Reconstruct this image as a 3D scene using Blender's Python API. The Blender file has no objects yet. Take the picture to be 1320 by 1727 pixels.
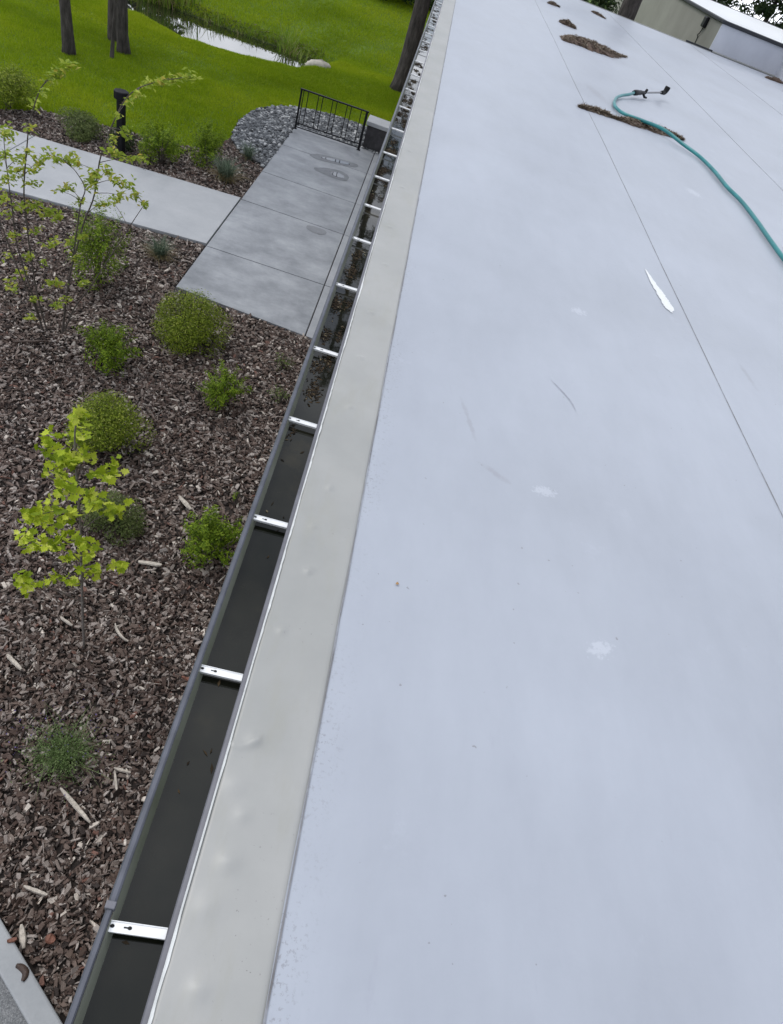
import bpy, math, random
import numpy as np
from mathutils import Matrix, Vector

scene = bpy.context.scene
col = scene.collection
rng = np.random.default_rng(7)
random.seed(7)
PI = math.pi

# ------------------------------------------------------------------ camera
CAM = np.array([0.0, 0.0, 5.0])
ROT = np.array([[0.9548933, 0.26751897, 0.12888908],
                [0.09386058, -0.68370359, 0.72369855],
                [0.28172502, -0.67895729, -0.67797346]])   # columns: right, down, forward
FPX = 1125.7
cd = bpy.data.cameras.new('camera')
cam = bpy.data.objects.new('camera', cd)
col.objects.link(cam)
cam.matrix_world = Matrix(((ROT[0, 0], -ROT[0, 1], -ROT[0, 2], CAM[0]),
                           (ROT[1, 0], -ROT[1, 1], -ROT[1, 2], CAM[1]),
                           (ROT[2, 0], -ROT[2, 1], -ROT[2, 2], CAM[2]),
                           (0, 0, 0, 1)))
cd.sensor_fit = 'VERTICAL'
cd.sensor_height = 36.0
cd.lens = FPX / 1727 * 36.0
cd.clip_start = 0.05
cd.clip_end = 1000
scene.camera = cam
scene.render.resolution_x = 783
scene.render.resolution_y = 1024

# ------------------------------------------------------------------ sky, sun, exposure
SUN_EL, SUN_AZ = math.radians(52), math.radians(-60)     # azimuth measured from +Y towards +X
world = bpy.data.worlds.new('World')
scene.world = world
world.use_nodes = True
wn, wl = world.node_tree.nodes, world.node_tree.links
wn.clear()
w_out = wn.new('ShaderNodeOutputWorld')
w_bg = wn.new('ShaderNodeBackground')
w_bg.inputs['Strength'].default_value = 0.1
sky = wn.new('ShaderNodeTexSky')
sky.sky_type = 'NISHITA'
sky.sun_disc = False
sky.sun_elevation = SUN_EL
sky.sun_rotation = -SUN_AZ
w_tc = wn.new('ShaderNodeTexCoord')
w_sep = wn.new('ShaderNodeSeparateXYZ')
wl.new(w_tc.outputs['Generated'], w_sep.inputs[0])
w_mx = wn.new('ShaderNodeMath'); w_mx.operation = 'MAXIMUM'; w_mx.inputs[1].default_value = 0.0
wl.new(w_sep.outputs['Z'], w_mx.inputs[0])
w_ad = wn.new('ShaderNodeMath'); w_ad.operation = 'ADD'; w_ad.inputs[1].default_value = 0.25
wl.new(w_mx.outputs[0], w_ad.inputs[0])
w_dx = wn.new('ShaderNodeMath'); w_dx.operation = 'DIVIDE'
w_dy = wn.new('ShaderNodeMath'); w_dy.operation = 'DIVIDE'
wl.new(w_sep.outputs['X'], w_dx.inputs[0]); wl.new(w_ad.outputs[0], w_dx.inputs[1])
wl.new(w_sep.outputs['Y'], w_dy.inputs[0]); wl.new(w_ad.outputs[0], w_dy.inputs[1])
w_cb = wn.new('ShaderNodeCombineXYZ')
w_cb.inputs['Z'].default_value = 36.99
wl.new(w_dx.outputs[0], w_cb.inputs['X']); wl.new(w_dy.outputs[0], w_cb.inputs['Y'])
w_n1 = wn.new('ShaderNodeTexNoise'); w_n1.inputs['Scale'].default_value = 1.15
w_n1.inputs['Detail'].default_value = 7; w_n1.inputs['Roughness'].default_value = 0.58
wl.new(w_cb.outputs[0], w_n1.inputs['Vector'])
w_r1 = wn.new('ShaderNodeValToRGB')                     # cloud cover
w_r1.color_ramp.elements[0].position = 0.36; w_r1.color_ramp.elements[0].color = (0, 0, 0, 1)
w_r1.color_ramp.elements[1].position = 0.50; w_r1.color_ramp.elements[1].color = (1, 1, 1, 1)
wl.new(w_n1.outputs['Fac'], w_r1.inputs['Fac'])
w_n2 = wn.new('ShaderNodeTexNoise'); w_n2.inputs['Scale'].default_value = 2.1
w_n2.inputs['Detail'].default_value = 5
wl.new(w_cb.outputs[0], w_n2.inputs['Vector'])
w_r2 = wn.new('ShaderNodeValToRGB')                     # cloud brightness
w_r2.color_ramp.elements[0].position = 0.36; w_r2.color_ramp.elements[0].color = (5.2, 5.8, 7.0, 1)
w_r2.color_ramp.elements[1].position = 0.66; w_r2.color_ramp.elements[1].color = (16.5, 17.0, 18.2, 1)
wl.new(w_n2.outputs['Fac'], w_r2.inputs['Fac'])
w_mix = wn.new('ShaderNodeMix'); w_mix.data_type = 'RGBA'
wl.new(w_r1.outputs['Color'], w_mix.inputs[0])
wl.new(sky.outputs['Color'], w_mix.inputs[6])
wl.new(w_r2.outputs['Color'], w_mix.inputs[7])
wl.new(w_mix.outputs[2], w_bg.inputs['Color'])
wl.new(w_bg.outputs[0], w_out.inputs['Surface'])

sd = bpy.data.lights.new('sun', 'SUN')
sd.energy = 1.1
sd.angle = math.radians(22)
sd.color = (1.0, 0.96, 0.9)
sun = bpy.data.objects.new('sun', sd)
col.objects.link(sun)
sdir = Vector((math.sin(SUN_AZ) * math.cos(SUN_EL), math.cos(SUN_AZ) * math.cos(SUN_EL), math.sin(SUN_EL)))
sun.rotation_euler = sdir.to_track_quat('Z', 'Y').to_euler()
sun.location = (-8, 6, 25)

scene.view_settings.view_transform = 'Standard'
scene.view_settings.look = 'None'
scene.view_settings.gamma = 1.0
scene.view_settings.exposure = 0.1
scene.view_settings.use_curve_mapping = False


# ------------------------------------------------------------------ helpers
def tag(o, label=None, cat=None, group=None, kind=None):
    if label: o['label'] = label
    if cat: o['category'] = cat
    if group: o['group'] = group
    if kind: o['kind'] = kind
    return o


def thing(name, label, cat, loc=(0, 0, 0), rz=0, group=None):
    o = bpy.data.objects.new(name, None)
    o.empty_display_size = 0.1
    col.objects.link(o)
    o.location = loc
    o.rotation_euler = (0, 0, rz)
    return tag(o, label, cat, group)


def mesh_np(name, V, polys):
    """polys: list of integer arrays, each (n,k) for n faces with k corners"""
    me = bpy.data.meshes.new(name)
    V = np.asarray(V, np.float32).reshape(-1, 3)
    me.vertices.add(len(V))
    me.vertices.foreach_set('co', V.ravel())
    loops = np.concatenate([np.asarray(p, np.int32).ravel() for p in polys])
    starts, s = [], 0
    for p in polys:
        p = np.asarray(p)
        n, k = p.shape
        starts.append(s + np.arange(n) * k)
        s += n * k
    starts = np.concatenate(starts).astype(np.int32)
    me.loops.add(len(loops))
    me.loops.foreach_set('vertex_index', loops)
    me.polygons.add(len(starts))
    me.polygons.foreach_set('loop_start', starts)
    me.update(calc_edges=True)
    return me


class MB:
    """collects shapes for ONE mesh object"""
    def __init__(self):
        self.V, self.P, self.n = [], {}, 0

    def add(self, V, *polys):
        V = np.asarray(V, float).reshape(-1, 3)
        for p in polys:
            p = np.asarray(p, int)
            if p.size:
                self.P.setdefault(p.shape[1], []).append(p + self.n)
        self.V.append(V)
        self.n += len(V)
        return self

    def box(self, x0, x1, y0, y1, z0, z1):
        V = [(x, y, z) for z in (z0, z1) for y in (y0, y1) for x in (x0, x1)]
        return self.add(V, [(0, 2, 3, 1), (4, 5, 7, 6), (0, 1, 5, 4), (2, 6, 7, 3), (0, 4, 6, 2), (1, 3, 7, 5)])

    def prism(self, pts, z0, z1):
        """pts: counter-clockwise outline"""
        n = len(pts)
        V = [(p[0], p[1], z0) for p in pts] + [(p[0], p[1], z1) for p in pts]
        side = [(i, (i + 1) % n, n + (i + 1) % n, n + i) for i in range(n)]
        return self.add(V, side, [tuple(range(n, 2 * n))], [tuple(range(n - 1, -1, -1))])

    def tube(self, path, rad, sides=8, cap=True, jit=0.0):
        path = np.asarray(path, float)
        n = len(path)
        rad = np.broadcast_to(np.asarray(rad, float), (n,))
        T = np.gradient(path, axis=0)
        T /= np.linalg.norm(T, axis=1)[:, None] + 1e-9
        ref = np.array([0, 0, 1.0]) if abs(T[0, 2]) < 0.9 else np.array([1.0, 0, 0])
        V = []
        for i in range(n):
            a = np.cross(T[i], ref); a /= np.linalg.norm(a) + 1e-9
            b = np.cross(T[i], a)
            th = np.arange(sides) / sides * 2 * PI
            r = rad[i] * (1 + jit * (rng.random(sides) - .5))
            V.append(path[i] + (np.cos(th) * r)[:, None] * a + (np.sin(th) * r)[:, None] * b)
        V = np.concatenate(V)
        q = [(i * sides + j, i * sides + (j + 1) % sides, (i + 1) * sides + (j + 1) % sides, (i + 1) * sides + j)
             for i in range(n - 1) for j in range(sides)]
        self.add(V, q)
        if cap:
            o = self.n - len(V)
            self.P.setdefault(sides, []).append(np.array([[o + j for j in range(sides)][::-1],
                                                          [o + (n - 1) * sides + j for j in range(sides)]]))
        return self

    def build(self, name, mat, parent=None, smooth=False, bevel=0):
        me = mesh_np(name, np.concatenate(self.V), [np.concatenate(p) for p in self.P.values()])
        return link(name, me, mat, parent, smooth, bevel)


def link(name, me, mat, parent=None, smooth=False, bevel=0):
    o = bpy.data.objects.new(name, me)
    col.objects.link(o)
    if mat is not None and not me.materials:
        me.materials.append(mat)
    me.polygons.foreach_set('use_smooth', np.full(len(me.polygons), bool(smooth)))
    if bevel:
        b = o.modifiers.new('bevel', 'BEVEL')
        b.width = bevel; b.segments = 2; b.limit_method = 'ANGLE'
    if parent is not None:
        o.parent = parent
    return o


def spline(pts, n):
    """Catmull-Rom through pts"""
    pts = np.asarray(pts, float)
    P = np.vstack([2 * pts[0] - pts[1], pts, 2 * pts[-1] - pts[-2]])
    out = []
    seg = len(pts) - 1
    for t in np.linspace(0, seg, n):
        i = min(int(t), seg - 1)
        u = t - i
        a, b, c, d = P[i], P[i + 1], P[i + 2], P[i + 3]
        out.append(.5 * (2 * b + (c - a) * u + (2 * a - 5 * b + 4 * c - d) * u * u + (3 * b - a - 3 * c + d) * u ** 3))
    return np.array(out)


def sight(px, py, Y):
    """the point at distance Y down the garden seen at a survey pixel"""
    d = ROT @ np.array([px - 660, py - 863.5, FPX])
    return CAM + d * (Y / d[1])


def inside(poly, x, y):
    r = np.zeros(len(x), bool)
    n = len(poly)
    for i in range(n):
        x0, y0 = poly[i]; x1, y1 = poly[(i + 1) % n]
        c = ((y0 > y) != (y1 > y)) & (x < (x1 - x0) * (y - y0) / ((y1 - y0) or 1e-9) + x0)
        r ^= c
    return r


def sstep(t):
    t = np.clip(t, 0, 1)
    return t * t * (3 - 2 * t)


# ------------------------------------------------------------------ materials
class Mat:
    def __init__(self, name, base=(.5, .5, .5), rough=.6, metal=0, ior=None):
        self.m = bpy.data.materials.new(name)
        self.m.use_nodes = True
        self.nt = self.m.node_tree
        self.N, self.L = self.nt.nodes, self.nt.links
        self.b = self.N['Principled BSDF']
        self.b.inputs['Base Color'].default_value = (*base, 1)
        self.b.inputs['Roughness'].default_value = rough
        self.b.inputs['Metallic'].default_value = metal
        if ior: self.b.inputs['IOR'].default_value = ior
        self.tc = None

    def pos(self):
        if self.tc is None:
            self.tc = self.N.new('ShaderNodeNewGeometry')
        return self.tc.outputs['Position']

    def noise(self, scale, detail=4, rough=.55, vec=None, stretch=None):
        n = self.N.new('ShaderNodeTexNoise')
        n.inputs['Scale'].default_value = scale
        n.inputs['Detail'].default_value = detail
        n.inputs['Roughness'].default_value = rough
        v = vec or self.pos()
        if stretch:
            mp = self.N.new('ShaderNodeMapping')
            mp.inputs['Scale'].default_value = stretch
            self.L.new(v, mp.inputs[0]); v = mp.outputs[0]
        self.L.new(v, n.inputs['Vector'])
        return n.outputs['Fac']

    def ramp(self, fac, stops, const=False):
        r = self.N.new('ShaderNodeValToRGB')
        cr = r.color_ramp
        if const: cr.interpolation = 'CONSTANT'
        while len(cr.elements) < len(stops): cr.elements.new(.5)
        for e, (p, c) in zip(cr.elements, stops):
            e.position = p
            e.color = (*c, 1) if not isinstance(c, (int, float)) else (c, c, c, 1)
        self.L.new(fac, r.inputs['Fac'])
        return r.outputs['Color']

    def mix(self, fac, a, b, mode='MIX'):
        x = self.N.new('ShaderNodeMix'); x.data_type = 'RGBA'; x.blend_type = mode
        for i, v in ((0, fac), (6, a), (7, b)):
            if isinstance(v, (int, float)): x.inputs[i].default_value = v
            elif isinstance(v, tuple): x.inputs[i].default_value = (*v, 1)
            else: self.L.new(v, x.inputs[i])
        return x.outputs[2]

    def math(self, op, a, b=0.0, c=0.0):
        x = self.N.new('ShaderNodeMath'); x.operation = op
        for i, v in enumerate((a, b, c)):
            if isinstance(v, (int, float)): x.inputs[i].default_value = v
            else: self.L.new(v, x.inputs[i])
        return x.outputs[0]

    def xyz(self):
        s = self.N.new('ShaderNodeSeparateXYZ'); self.L.new(self.pos(), s.inputs[0]); return s.outputs

    def island(self):
        if self.tc is None: self.pos()
        return self.tc.outputs['Random Per Island']

    def color(self, s): self.L.new(s, self.b.inputs['Base Color']); return self
    def rough(self, s): self.L.new(s, self.b.inputs['Roughness']); return self

    def bump(self, h, strength=.3, dist=.01):
        b = self.N.new('ShaderNodeBump')
        b.inputs['Strength'].default_value = strength
        b.inputs['Distance'].default_value = dist
        self.L.new(h, b.inputs['Height']); self.L.new(b.outputs[0], self.b.inputs['Normal'])
        return self

    def leafy(self, amount=.35):
        """lets light through thin leaves"""
        t = self.N.new('ShaderNodeBsdfTranslucent')
        src = self.b.inputs['Base Color'].links
        if src: self.L.new(src[0].from_socket, t.inputs['Color'])
        mx = self.N.new('ShaderNodeMixShader'); mx.inputs[0].default_value = amount
        self.L.new(self.b.outputs[0], mx.inputs[1]); self.L.new(t.outputs[0], mx.inputs[2])
        self.L.new(mx.outputs[0], self.N['Material Output'].inputs['Surface'])
        return self


def leaf_mat(name, stops, amount=.35, rough=.5):
    m = Mat(name, rough=.6)
    m.b.inputs['Specular IOR Level'].default_value = .25
    m.color(m.ramp(m.island(), stops))
    return m.leafy(amount).m


def plain(name, base, rough=.6, metal=0, var=.15, scale=12, bump=0):
    m = Mat(name, base, rough, metal)
    n = m.noise(scale)
    lo = tuple(c * (1 - var) for c in base); hi = tuple(min(1, c * (1 + var)) for c in base)
    m.color(m.ramp(n, [(.3, lo), (.7, hi)]))
    if bump: m.bump(n, bump)
    return m.m


def spot_mask(m, x, y, rx, ry, ang=0, brk=6, lo=.35, hi=.75):
    """a soft-edged worn spot at (x,y) broken up by noise"""
    mp = m.N.new('ShaderNodeMapping'); mp.vector_type = 'TEXTURE'
    mp.inputs['Location'].default_value = (x, y, 3.5)
    mp.inputs['Rotation'].default_value = (0, 0, ang)
    mp.inputs['Scale'].default_value = (rx, ry, 1)
    m.L.new(m.pos(), mp.inputs[0])
    ln = m.N.new('ShaderNodeVectorMath'); ln.operation = 'LENGTH'
    m.L.new(mp.outputs[0], ln.inputs[0])
    f = m.math('SUBTRACT', 1.0, ln.outputs['Value'])
    f = m.math('MULTIPLY_ADD', m.noise(brk, 5, .7), 1.6, m.math('SUBTRACT', f, .8))
    return m.ramp(f, [(lo, 0.0), (hi, 1.0)])


# roof membrane --------------------------------------------------------------
def membrane(name, tint):
    m = Mat(name, rough=.5)
    big = m.noise(.9, 5, .6)
    fine = m.noise(7, 6, .65, stretch=(1, .35, 1))
    c = m.ramp(big, [(.3, tuple(t * .90 for t in tint)), (.5, tuple(t * .99 for t in tint)), (.7, tuple(min(1, t * 1.06) for t in tint))])
    c = m.mix(.6, c, m.ramp(fine, [(.3, (.88, .88, .89)), (.7, (1, 1, 1))]), 'MULTIPLY')
    # pale rubbed patches
    p = m.ramp(m.noise(2.3, 7, .75), [(.62, 0.0), (.74, 1.0)])
    c = m.mix(m.math('MULTIPLY', p, .14), c, (.60, .64, .71))
    # faint scuffs drawn out in one direction
    s = m.ramp(m.noise(5, 6, .7, stretch=(2.5, .5, 1)), [(.66, 0.0), (.72, 1.0)])
    c = m.mix(m.math('MULTIPLY', s, .16), c, (.27, .27, .33))
    # grit caught against the flashing at the roof edge
    x = m.xyz()['X']
    near = m.ramp(m.math('MULTIPLY_ADD', x, 5.0, -.8), [(0.0, 1.0), (.55, 0.0)])
    g = m.ramp(m.noise(95, 3, .75), [(.56, 0.0), (.64, 1.0)])
    patch = m.ramp(m.noise(3.2, 4, .6, stretch=(1, .7, 1)), [(.38, 0.0), (.58, 1.0)])
    c = m.mix(m.math('MULTIPLY', m.math('MULTIPLY', near, g), m.math('MULTIPLY', patch, .55)), c, (.10, .09, .085))
    # scattered dark specks
    sp = m.ramp(m.noise(42, 2, .5), [(.755, 0.0), (.775, 1.0)])
    c = m.mix(m.math('MULTIPLY', sp, .5), c, (.13, .12, .11))
    # individual pale rubbed marks
    for (sx, sy, rx, ry, a) in ((.99, 1.26, .13, .075, .5), (1.2, 3.63, .13, .09, .3), (.86, 1.94, .12, .08, .2), (2.88, 7.27, .2, .3, .2)):
        k = spot_mask(m, sx, sy, rx, ry, a, 60, .60, .80)
        c = m.mix(m.math('MULTIPLY', k, .26), c, (.66, .69, .74))
    for (sx, sy, rx, ry, a) in ((.55, 2.25, .02, .26, .25), (.66, 1.96, .12, .03, -.5), (2.25, 3.5, .03, .25, .1), (2.3, 10.7, .18, .8, .2)):
        k = spot_mask(m, sx, sy, rx, ry, a, 20)
        c = m.mix(m.math('MULTIPLY', k, .28), c, (.20, .19, .21))
    m.color(c)
    m.rough(m.ramp(big, [(.3, .38), (.7, .46)]))
    m.b.inputs['IOR'].default_value = 1.6
    m.bump(m.mix(.5, big, m.noise(30, 3)), .10, .02)
    return m.m


M_roof = membrane('roof_membrane', (.365, .390, .438))
M_flash = Mat('edge_flashing', rough=.42)
_b = M_flash.noise(2.2, 5, .6)
_c = M_flash.ramp(_b, [(.3, (.285, .288, .274)), (.7, (.355, .353, .337))])
_st = M_flash.ramp(M_flash.noise(6, 6, .7, stretch=(2.0, .5, 1)), [(.5, 0.0), (.75, 1.0)])
_c = M_flash.mix(M_flash.math('MULTIPLY', _st, .45), _c, (.29, .285, .235))
_sp = M_flash.ramp(M_flash.noise(130, 2), [(.70, 0.0), (.76, 1.0)])
_pt = M_flash.ramp(M_flash.noise(4, 3), [(.5, 0.0), (.65, 1.0)])
_c = M_flash.mix(M_flash.math('MULTIPLY', M_flash.math('MULTIPLY', _sp, _pt), .6), _c, (.09, .085, .08))
M_flash.color(_c); M_flash.bump(M_flash.noise(9, 4), .08, .02)
M_flash = M_flash.m
M_edge = plain('cut_edge_white', (.70, .71, .71), .5, var=.08, scale=60)
M_seam = Mat('seam_dirt', rough=.8)
M_seam.color(M_seam.ramp(M_seam.noise(5, 5, .7), [(.3, (.13, .125, .125)), (.5, (.22, .22, .23)), (.68, (.36, .38, .42))]))
M_seam = M_seam.m
M_white = plain('bright_white_mark', (.90, .91, .92), .5, var=.05, scale=40)
M_gutter = plain('gutter_grey', (.085, .09, .11), .38, .2, var=.2, scale=20)
M_flange = plain('flange_grey', (.15, .15, .17), .45, .2, var=.15, scale=20)
M_algae = Mat('gutter_inner', rough=.5)
M_algae.color(M_algae.ramp(M_algae.noise(7, 5, .6, stretch=(1, .4, 1)), [(.3, (.12, .13, .09)), (.6, (.20, .21, .17)), (.8, (.28, .28, .25))]))
M_algae = M_algae.m
M_metal = plain('bracket_metal', (.80, .80, .79), .35, .25, var=.08, scale=30)
M_black = plain('black_paint', (.007, .007, .009), .5, 0, var=.3, scale=30)
M_black.node_tree.nodes['Principled BSDF'].inputs['Specular IOR Level'].default_value = .2
M_slot = plain('dark_hole', (.01, .01, .01), .9)

M_gwater = Mat('gutter_water', (.010, .012, .010), .03, ior=1.36)
M_gwater.color(M_gwater.ramp(M_gwater.noise(3, 4, .6), [(.35, (.004, .005, .003)), (.58, (.012, .012, .008)), (.75, (.032, .027, .015))]))
M_gwater.bump(M_gwater.noise(14, 2), .02, .01)
M_gwater = M_gwater.m
M_pond = Mat('pond_water', (.012, .016, .008), .02, ior=3.6)
M_pond.bump(M_pond.noise(3, 2), .015, .02)
M_pond = M_pond.m
M_puddle = Mat('puddle_water', (.05, .055, .06), .03, ior=2.3).m

# concrete ---------------------------------------------------------------------
def concrete(name, lo, hi, stretch=(1, 1, 1), rough=.6, streak=.5):
    m = Mat(name, rough=rough)
    a = m.noise(1.8, 9, .72, stretch=stretch)
    c = m.ramp(a, [(.3, lo), (.5, tuple((x + y) / 2 for x, y in zip(lo, hi))), (.72, hi)])
    b = m.noise(45, 4, .7)
    c = m.mix(.3, c, m.ramp(b, [(.3, (.78, .78, .78)), (.7, (1, 1, 1))]), 'MULTIPLY')
    st = m.ramp(m.noise(4, 5, .65, stretch=(.6, 1.3, 1)), [(.45, 0.0), (.75, 1.0)])
    c = m.mix(m.math('MULTIPLY', st, streak), c, lo)
    m.color(c)
    m.rough(m.ramp(a, [(.3, rough - .12), (.7, rough + .1)]))
    m.bump(b, .12, .005)
    return m.m


M_walk = concrete('walkway_concrete', (.135, .144, .158), (.37, .385, .405), (.85, 1, 1), .5, .3)
M_strip = concrete('edge_strip_concrete', (.22, .23, .245), (.36, .37, .385), rough=.55, streak=.3)
M_path = concrete('path_concrete', (.31, .322, .338), (.41, .42, .432), rough=.65, streak=.25)
M_kerb = concrete('kerb_concrete', (.27, .285, .30), (.40, .41, .42), rough=.7, streak=.25)
M_wet = plain('wet_concrete', (.165, .172, .185), .5, var=.15, scale=8)
M_wet.node_tree.nodes['Principled BSDF'].inputs['Specular IOR Level'].default_value = .2
M_damp = plain('damp_concrete', (.145, .15, .16), .4, var=.12, scale=12)
M_asph = Mat('pavement', rough=.85)
M_asph.color(M_asph.ramp(M_asph.noise(160, 3), [(.35, (.11, .115, .12)), (.6, (.22, .225, .23)), (.75, (.36, .36, .355))]))
M_asph.bump(M_asph.noise(160, 3), .4, .005)
M_asph = M_asph.m

# ground --------------------------------------------------------------------
M_lawn = Mat('lawn_soil_and_grass', rough=.9)
_n = M_lawn.noise(.55, 6, .65)
M_lawn.color(M_lawn.mix(.5, M_lawn.ramp(_n, [(.3, (.05, .10, .006)), (.55, (.09, .165, .008)), (.75, (.13, .20, .014))]),
                        M_lawn.ramp(M_lawn.noise(9, 5, .7), [(.3, (.04, .09, .006)), (.7, (.13, .20, .014))])))
_z = M_lawn.xyz()['Z']
_sh = M_lawn.ramp(M_lawn.math('MULTIPLY_ADD', _z, 1.0, .8), [(.30, 1.0), (.44, 0.0)])
M_lawn.color(M_lawn.mix(_sh, M_lawn.b.inputs['Base Color'].links[0].from_socket, (.018, .015, .008)))
M_lawn.bump(M_lawn.noise(40, 4), .6, .03)
M_lawn = M_lawn.m
M_blade = Mat('grass_blades', rough=.7)
M_blade.b.inputs['Specular IOR Level'].default_value = .15
_n = M_blade.noise(1.3, 8, .8, stretch=(1, .55, 1))
_c = M_blade.ramp(_n, [(.32, (.18, .285, .005)), (.5, (.29, .405, .008)), (.68, (.39, .48, .016))])
_c = M_blade.mix(.6, _c, M_blade.ramp(M_blade.noise(.33, 3, .6, stretch=(.6, 1.2, 1)), [(.38, (.13, .22, .004)), (.5, (.29, .40, .008)), (.62, (.47, .53, .022))]))  # broad light and shade bands of the lawn, painted into the blade colour
M_blade.color(M_blade.mix(.45, _c, M_blade.ramp(M_blade.island(), [(0, (.12, .21, .005)), (.7, (.28, .38, .010)), (1, (.42, .44, .07))])))
M_blade = M_blade.leafy(.3).m
M_soil = plain('dark_soil', (.022, .016, .013), .95, var=.4, scale=30, bump=.5)
M_chip = Mat('bark_chip', rough=.75)
_c = M_chip.ramp(M_chip.island(), [(0, (.026, .016, .012)), (.17, (.075, .047, .036)), (.34, (.140, .100, .080)), (.50, (.190, .150, .127)),
                                   (.66, (.265, .225, .198)), (.76, (.10, .066, .051)), (.875, (.37, .325, .29)), (.955, (.17, .085, .062)), (.97, (.58, .52, .45))], True)
_c = M_chip.mix(.5, _c, M_chip.ramp(M_chip.noise(60, 3, .7), [(.3, (.5, .5, .5)), (.7, (1.25, 1.2, 1.2))]), 'MULTIPLY')
M_chip.color(_c); M_chip.bump(M_chip.noise(150, 2), .5, .005)
M_chip = M_chip.m
M_pale = plain('pale_splintered_wood', (.46, .41, .35), .8, var=.3, scale=50, bump=.3)
M_bark2 = plain('wet_bark_piece', (.055, .033, .024), .6, var=.4, scale=60, bump=.5)
M_redbark = plain('red_bark_piece', (.17, .07, .045), .75, var=.35, scale=60, bump=.5)
M_stone = Mat('river_stone', rough=.6)
_c = M_stone.ramp(M_stone.island(), [(0, (.035, .038, .042)), (.35, (.08, .086, .094)), (.65, (.16, .17, .18)), (.86, (.30, .31, .315)), (.97, (.52, .52, .51))])
M_stone.color(M_stone.mix(.55, _c, M_stone.ramp(M_stone.noise(40, 3), [(.3, (.45, .45, .45)), (.7, (1.0, 1.0, 1.0))]), 'MULTIPLY'))
M_stone = M_stone.m
M_rock = plain('pale_rock', (.42, .39, .33), .8, var=.3, scale=6, bump=.5)

# plants ---------------------------------------------------------------------
L_box = leaf_mat('box_leaves', [(0, (.065, .10, .008)), (.5, (.17, .235, .015)), (.85, (.29, .355, .03)), (1, (.40, .42, .10))])
L_fresh = leaf_mat('fresh_leaves', [(0, (.06, .11, .008)), (.5, (.155, .245, .012)), (1, (.31, .41, .035))])
L_grey = leaf_mat('grey_green_leaves', [(0, (.07, .10, .028)), (.5, (.13, .175, .05)), (1, (.22, .25, .09))])
L_serv = leaf_mat('lime_leaves', [(0, (.17, .25, .02)), (.5, (.31, .40, .035)), (.85, (.45, .50, .08)), (1, (.48, .38, .06))], .4)
L_maple = leaf_mat('maple_leaves', [(0, (.16, .235, .008)), (.4, (.31, .405, .015)), (.8, (.48, .56, .04)), (1, (.60, .64, .11))], .3)
L_fescue = leaf_mat('blue_grass', [(0, (.06, .095, .055)), (.6, (.15, .20, .14)), (1, (.28, .32, .23))])
L_cat = leaf_mat('catmint_leaves', [(0, (.07, .12, .035)), (.5, (.155, .23, .075)), (1, (.27, .34, .15))])
L_straw = leaf_mat('straw', [(0, (.16, .12, .05)), (1, (.34, .28, .15))])
L_reed = leaf_mat('reeds', [(0, (.09, .17, .012)), (.6, (.18, .28, .025)), (1, (.34, .36, .11))])
L_conif = leaf_mat('pine_needles', [(0, (.012, .028, .010)), (.5, (.025, .05, .015)), (1, (.055, .08, .03))], .15)
L_shrubdark = leaf_mat('dark_shrub_leaves', [(0, (.012, .030, .008)), (.5, (.03, .06, .014)), (1, (.08, .13, .035))], .25)
L_purple = leaf_mat('purple_flowers', [(0, (.09, .06, .20)), (1, (.20, .15, .36))], .3)
M_twig = plain('twig_bark', (.085, .068, .058), .8, var=.3, scale=40)
M_greystem = plain('pale_grey_bark', (.17, .15, .135), .8, var=.3, scale=40)
M_greentwig = plain('young_shoot', (.17, .15, .07), .7, var=.2, scale=40)
M_bark = Mat('tree_bark', rough=.9)
_n = M_bark.noise(14, 6, .7, stretch=(1, 1, .22))
M_bark.color(M_bark.ramp(_n, [(.3, (.016, .013, .012)), (.5, (.055, .046, .042)), (.72, (.12, .10, .095))]))
M_bark.bump(_n, .9, .05)
M_bark = M_bark.m
M_heap = Mat('needle_litter', rough=.9)
M_heap.color(M_heap.ramp(M_heap.noise(60, 4, .7), [(.3, (.035, .022, .016)), (.5, (.105, .068, .050)), (.75, (.19, .14, .11))]))
M_heap.bump(M_heap.noise(90, 3), .8, .02)
M_heap = M_heap.m
M_needle = Mat('dry_needles', rough=.8)
M_needle.color(M_needle.ramp(M_needle.island(), [(0, (.045, .030, .018)), (.4, (.12, .085, .055)), (.75, (.20, .15, .10)), (1, (.30, .26, .20))]))
M_needle = M_needle.m
M_hose = Mat('hose_rubber', (.012, .20, .19), .35)
M_hose.color(M_hose.ramp(M_hose.noise(6, 4), [(.3, (.008, .14, .148)), (.7, (.016, .215, .222))]))
M_hose = M_hose.m
M_grip = plain('black_plastic', (.008, .008, .009), .5, var=.3)
M_grip.node_tree.nodes['Principled BSDF'].inputs['Specular IOR Level'].default_value = .2
M_tan = Mat('tan_render', rough=.8)
M_tan.color(M_tan.ramp(M_tan.noise(.8, 5), [(.3, (.225, .22, .19)), (.7, (.29, .285, .25))]))
M_tan = M_tan.m
M_upstand = Mat('upstand_membrane', rough=.5)
M_upstand.color(M_upstand.ramp(M_upstand.noise(.9, 5, .6, stretch=(1, 1, .6)), [(.3, (.48, .495, .55)), (.7, (.60, .615, .67))]))
M_upstand = M_upstand.m
M_wall = plain('building_wall', (.30, .29, .27), .85, scale=3)
M_darkmetal = plain('dark_coping_metal', (.022, .024, .03), .65, 0, var=.2, scale=8)
M_block = plain('dark_block_wall', (.035, .033, .036), .8, var=.4, scale=10, bump=.4)


# ------------------------------------------------------------------ terrain
CX = np.array([-40, -12, -8.46, -7.5, -6.29, -4.55, -3.4, -2.86, -2.46, -.9, 40])
CY = np.array([22.5, 22.2, 21.13, 20.85, 20.3, 20.68, 21.37, 22.66, 24.0, 23.8, 23.8])


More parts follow.
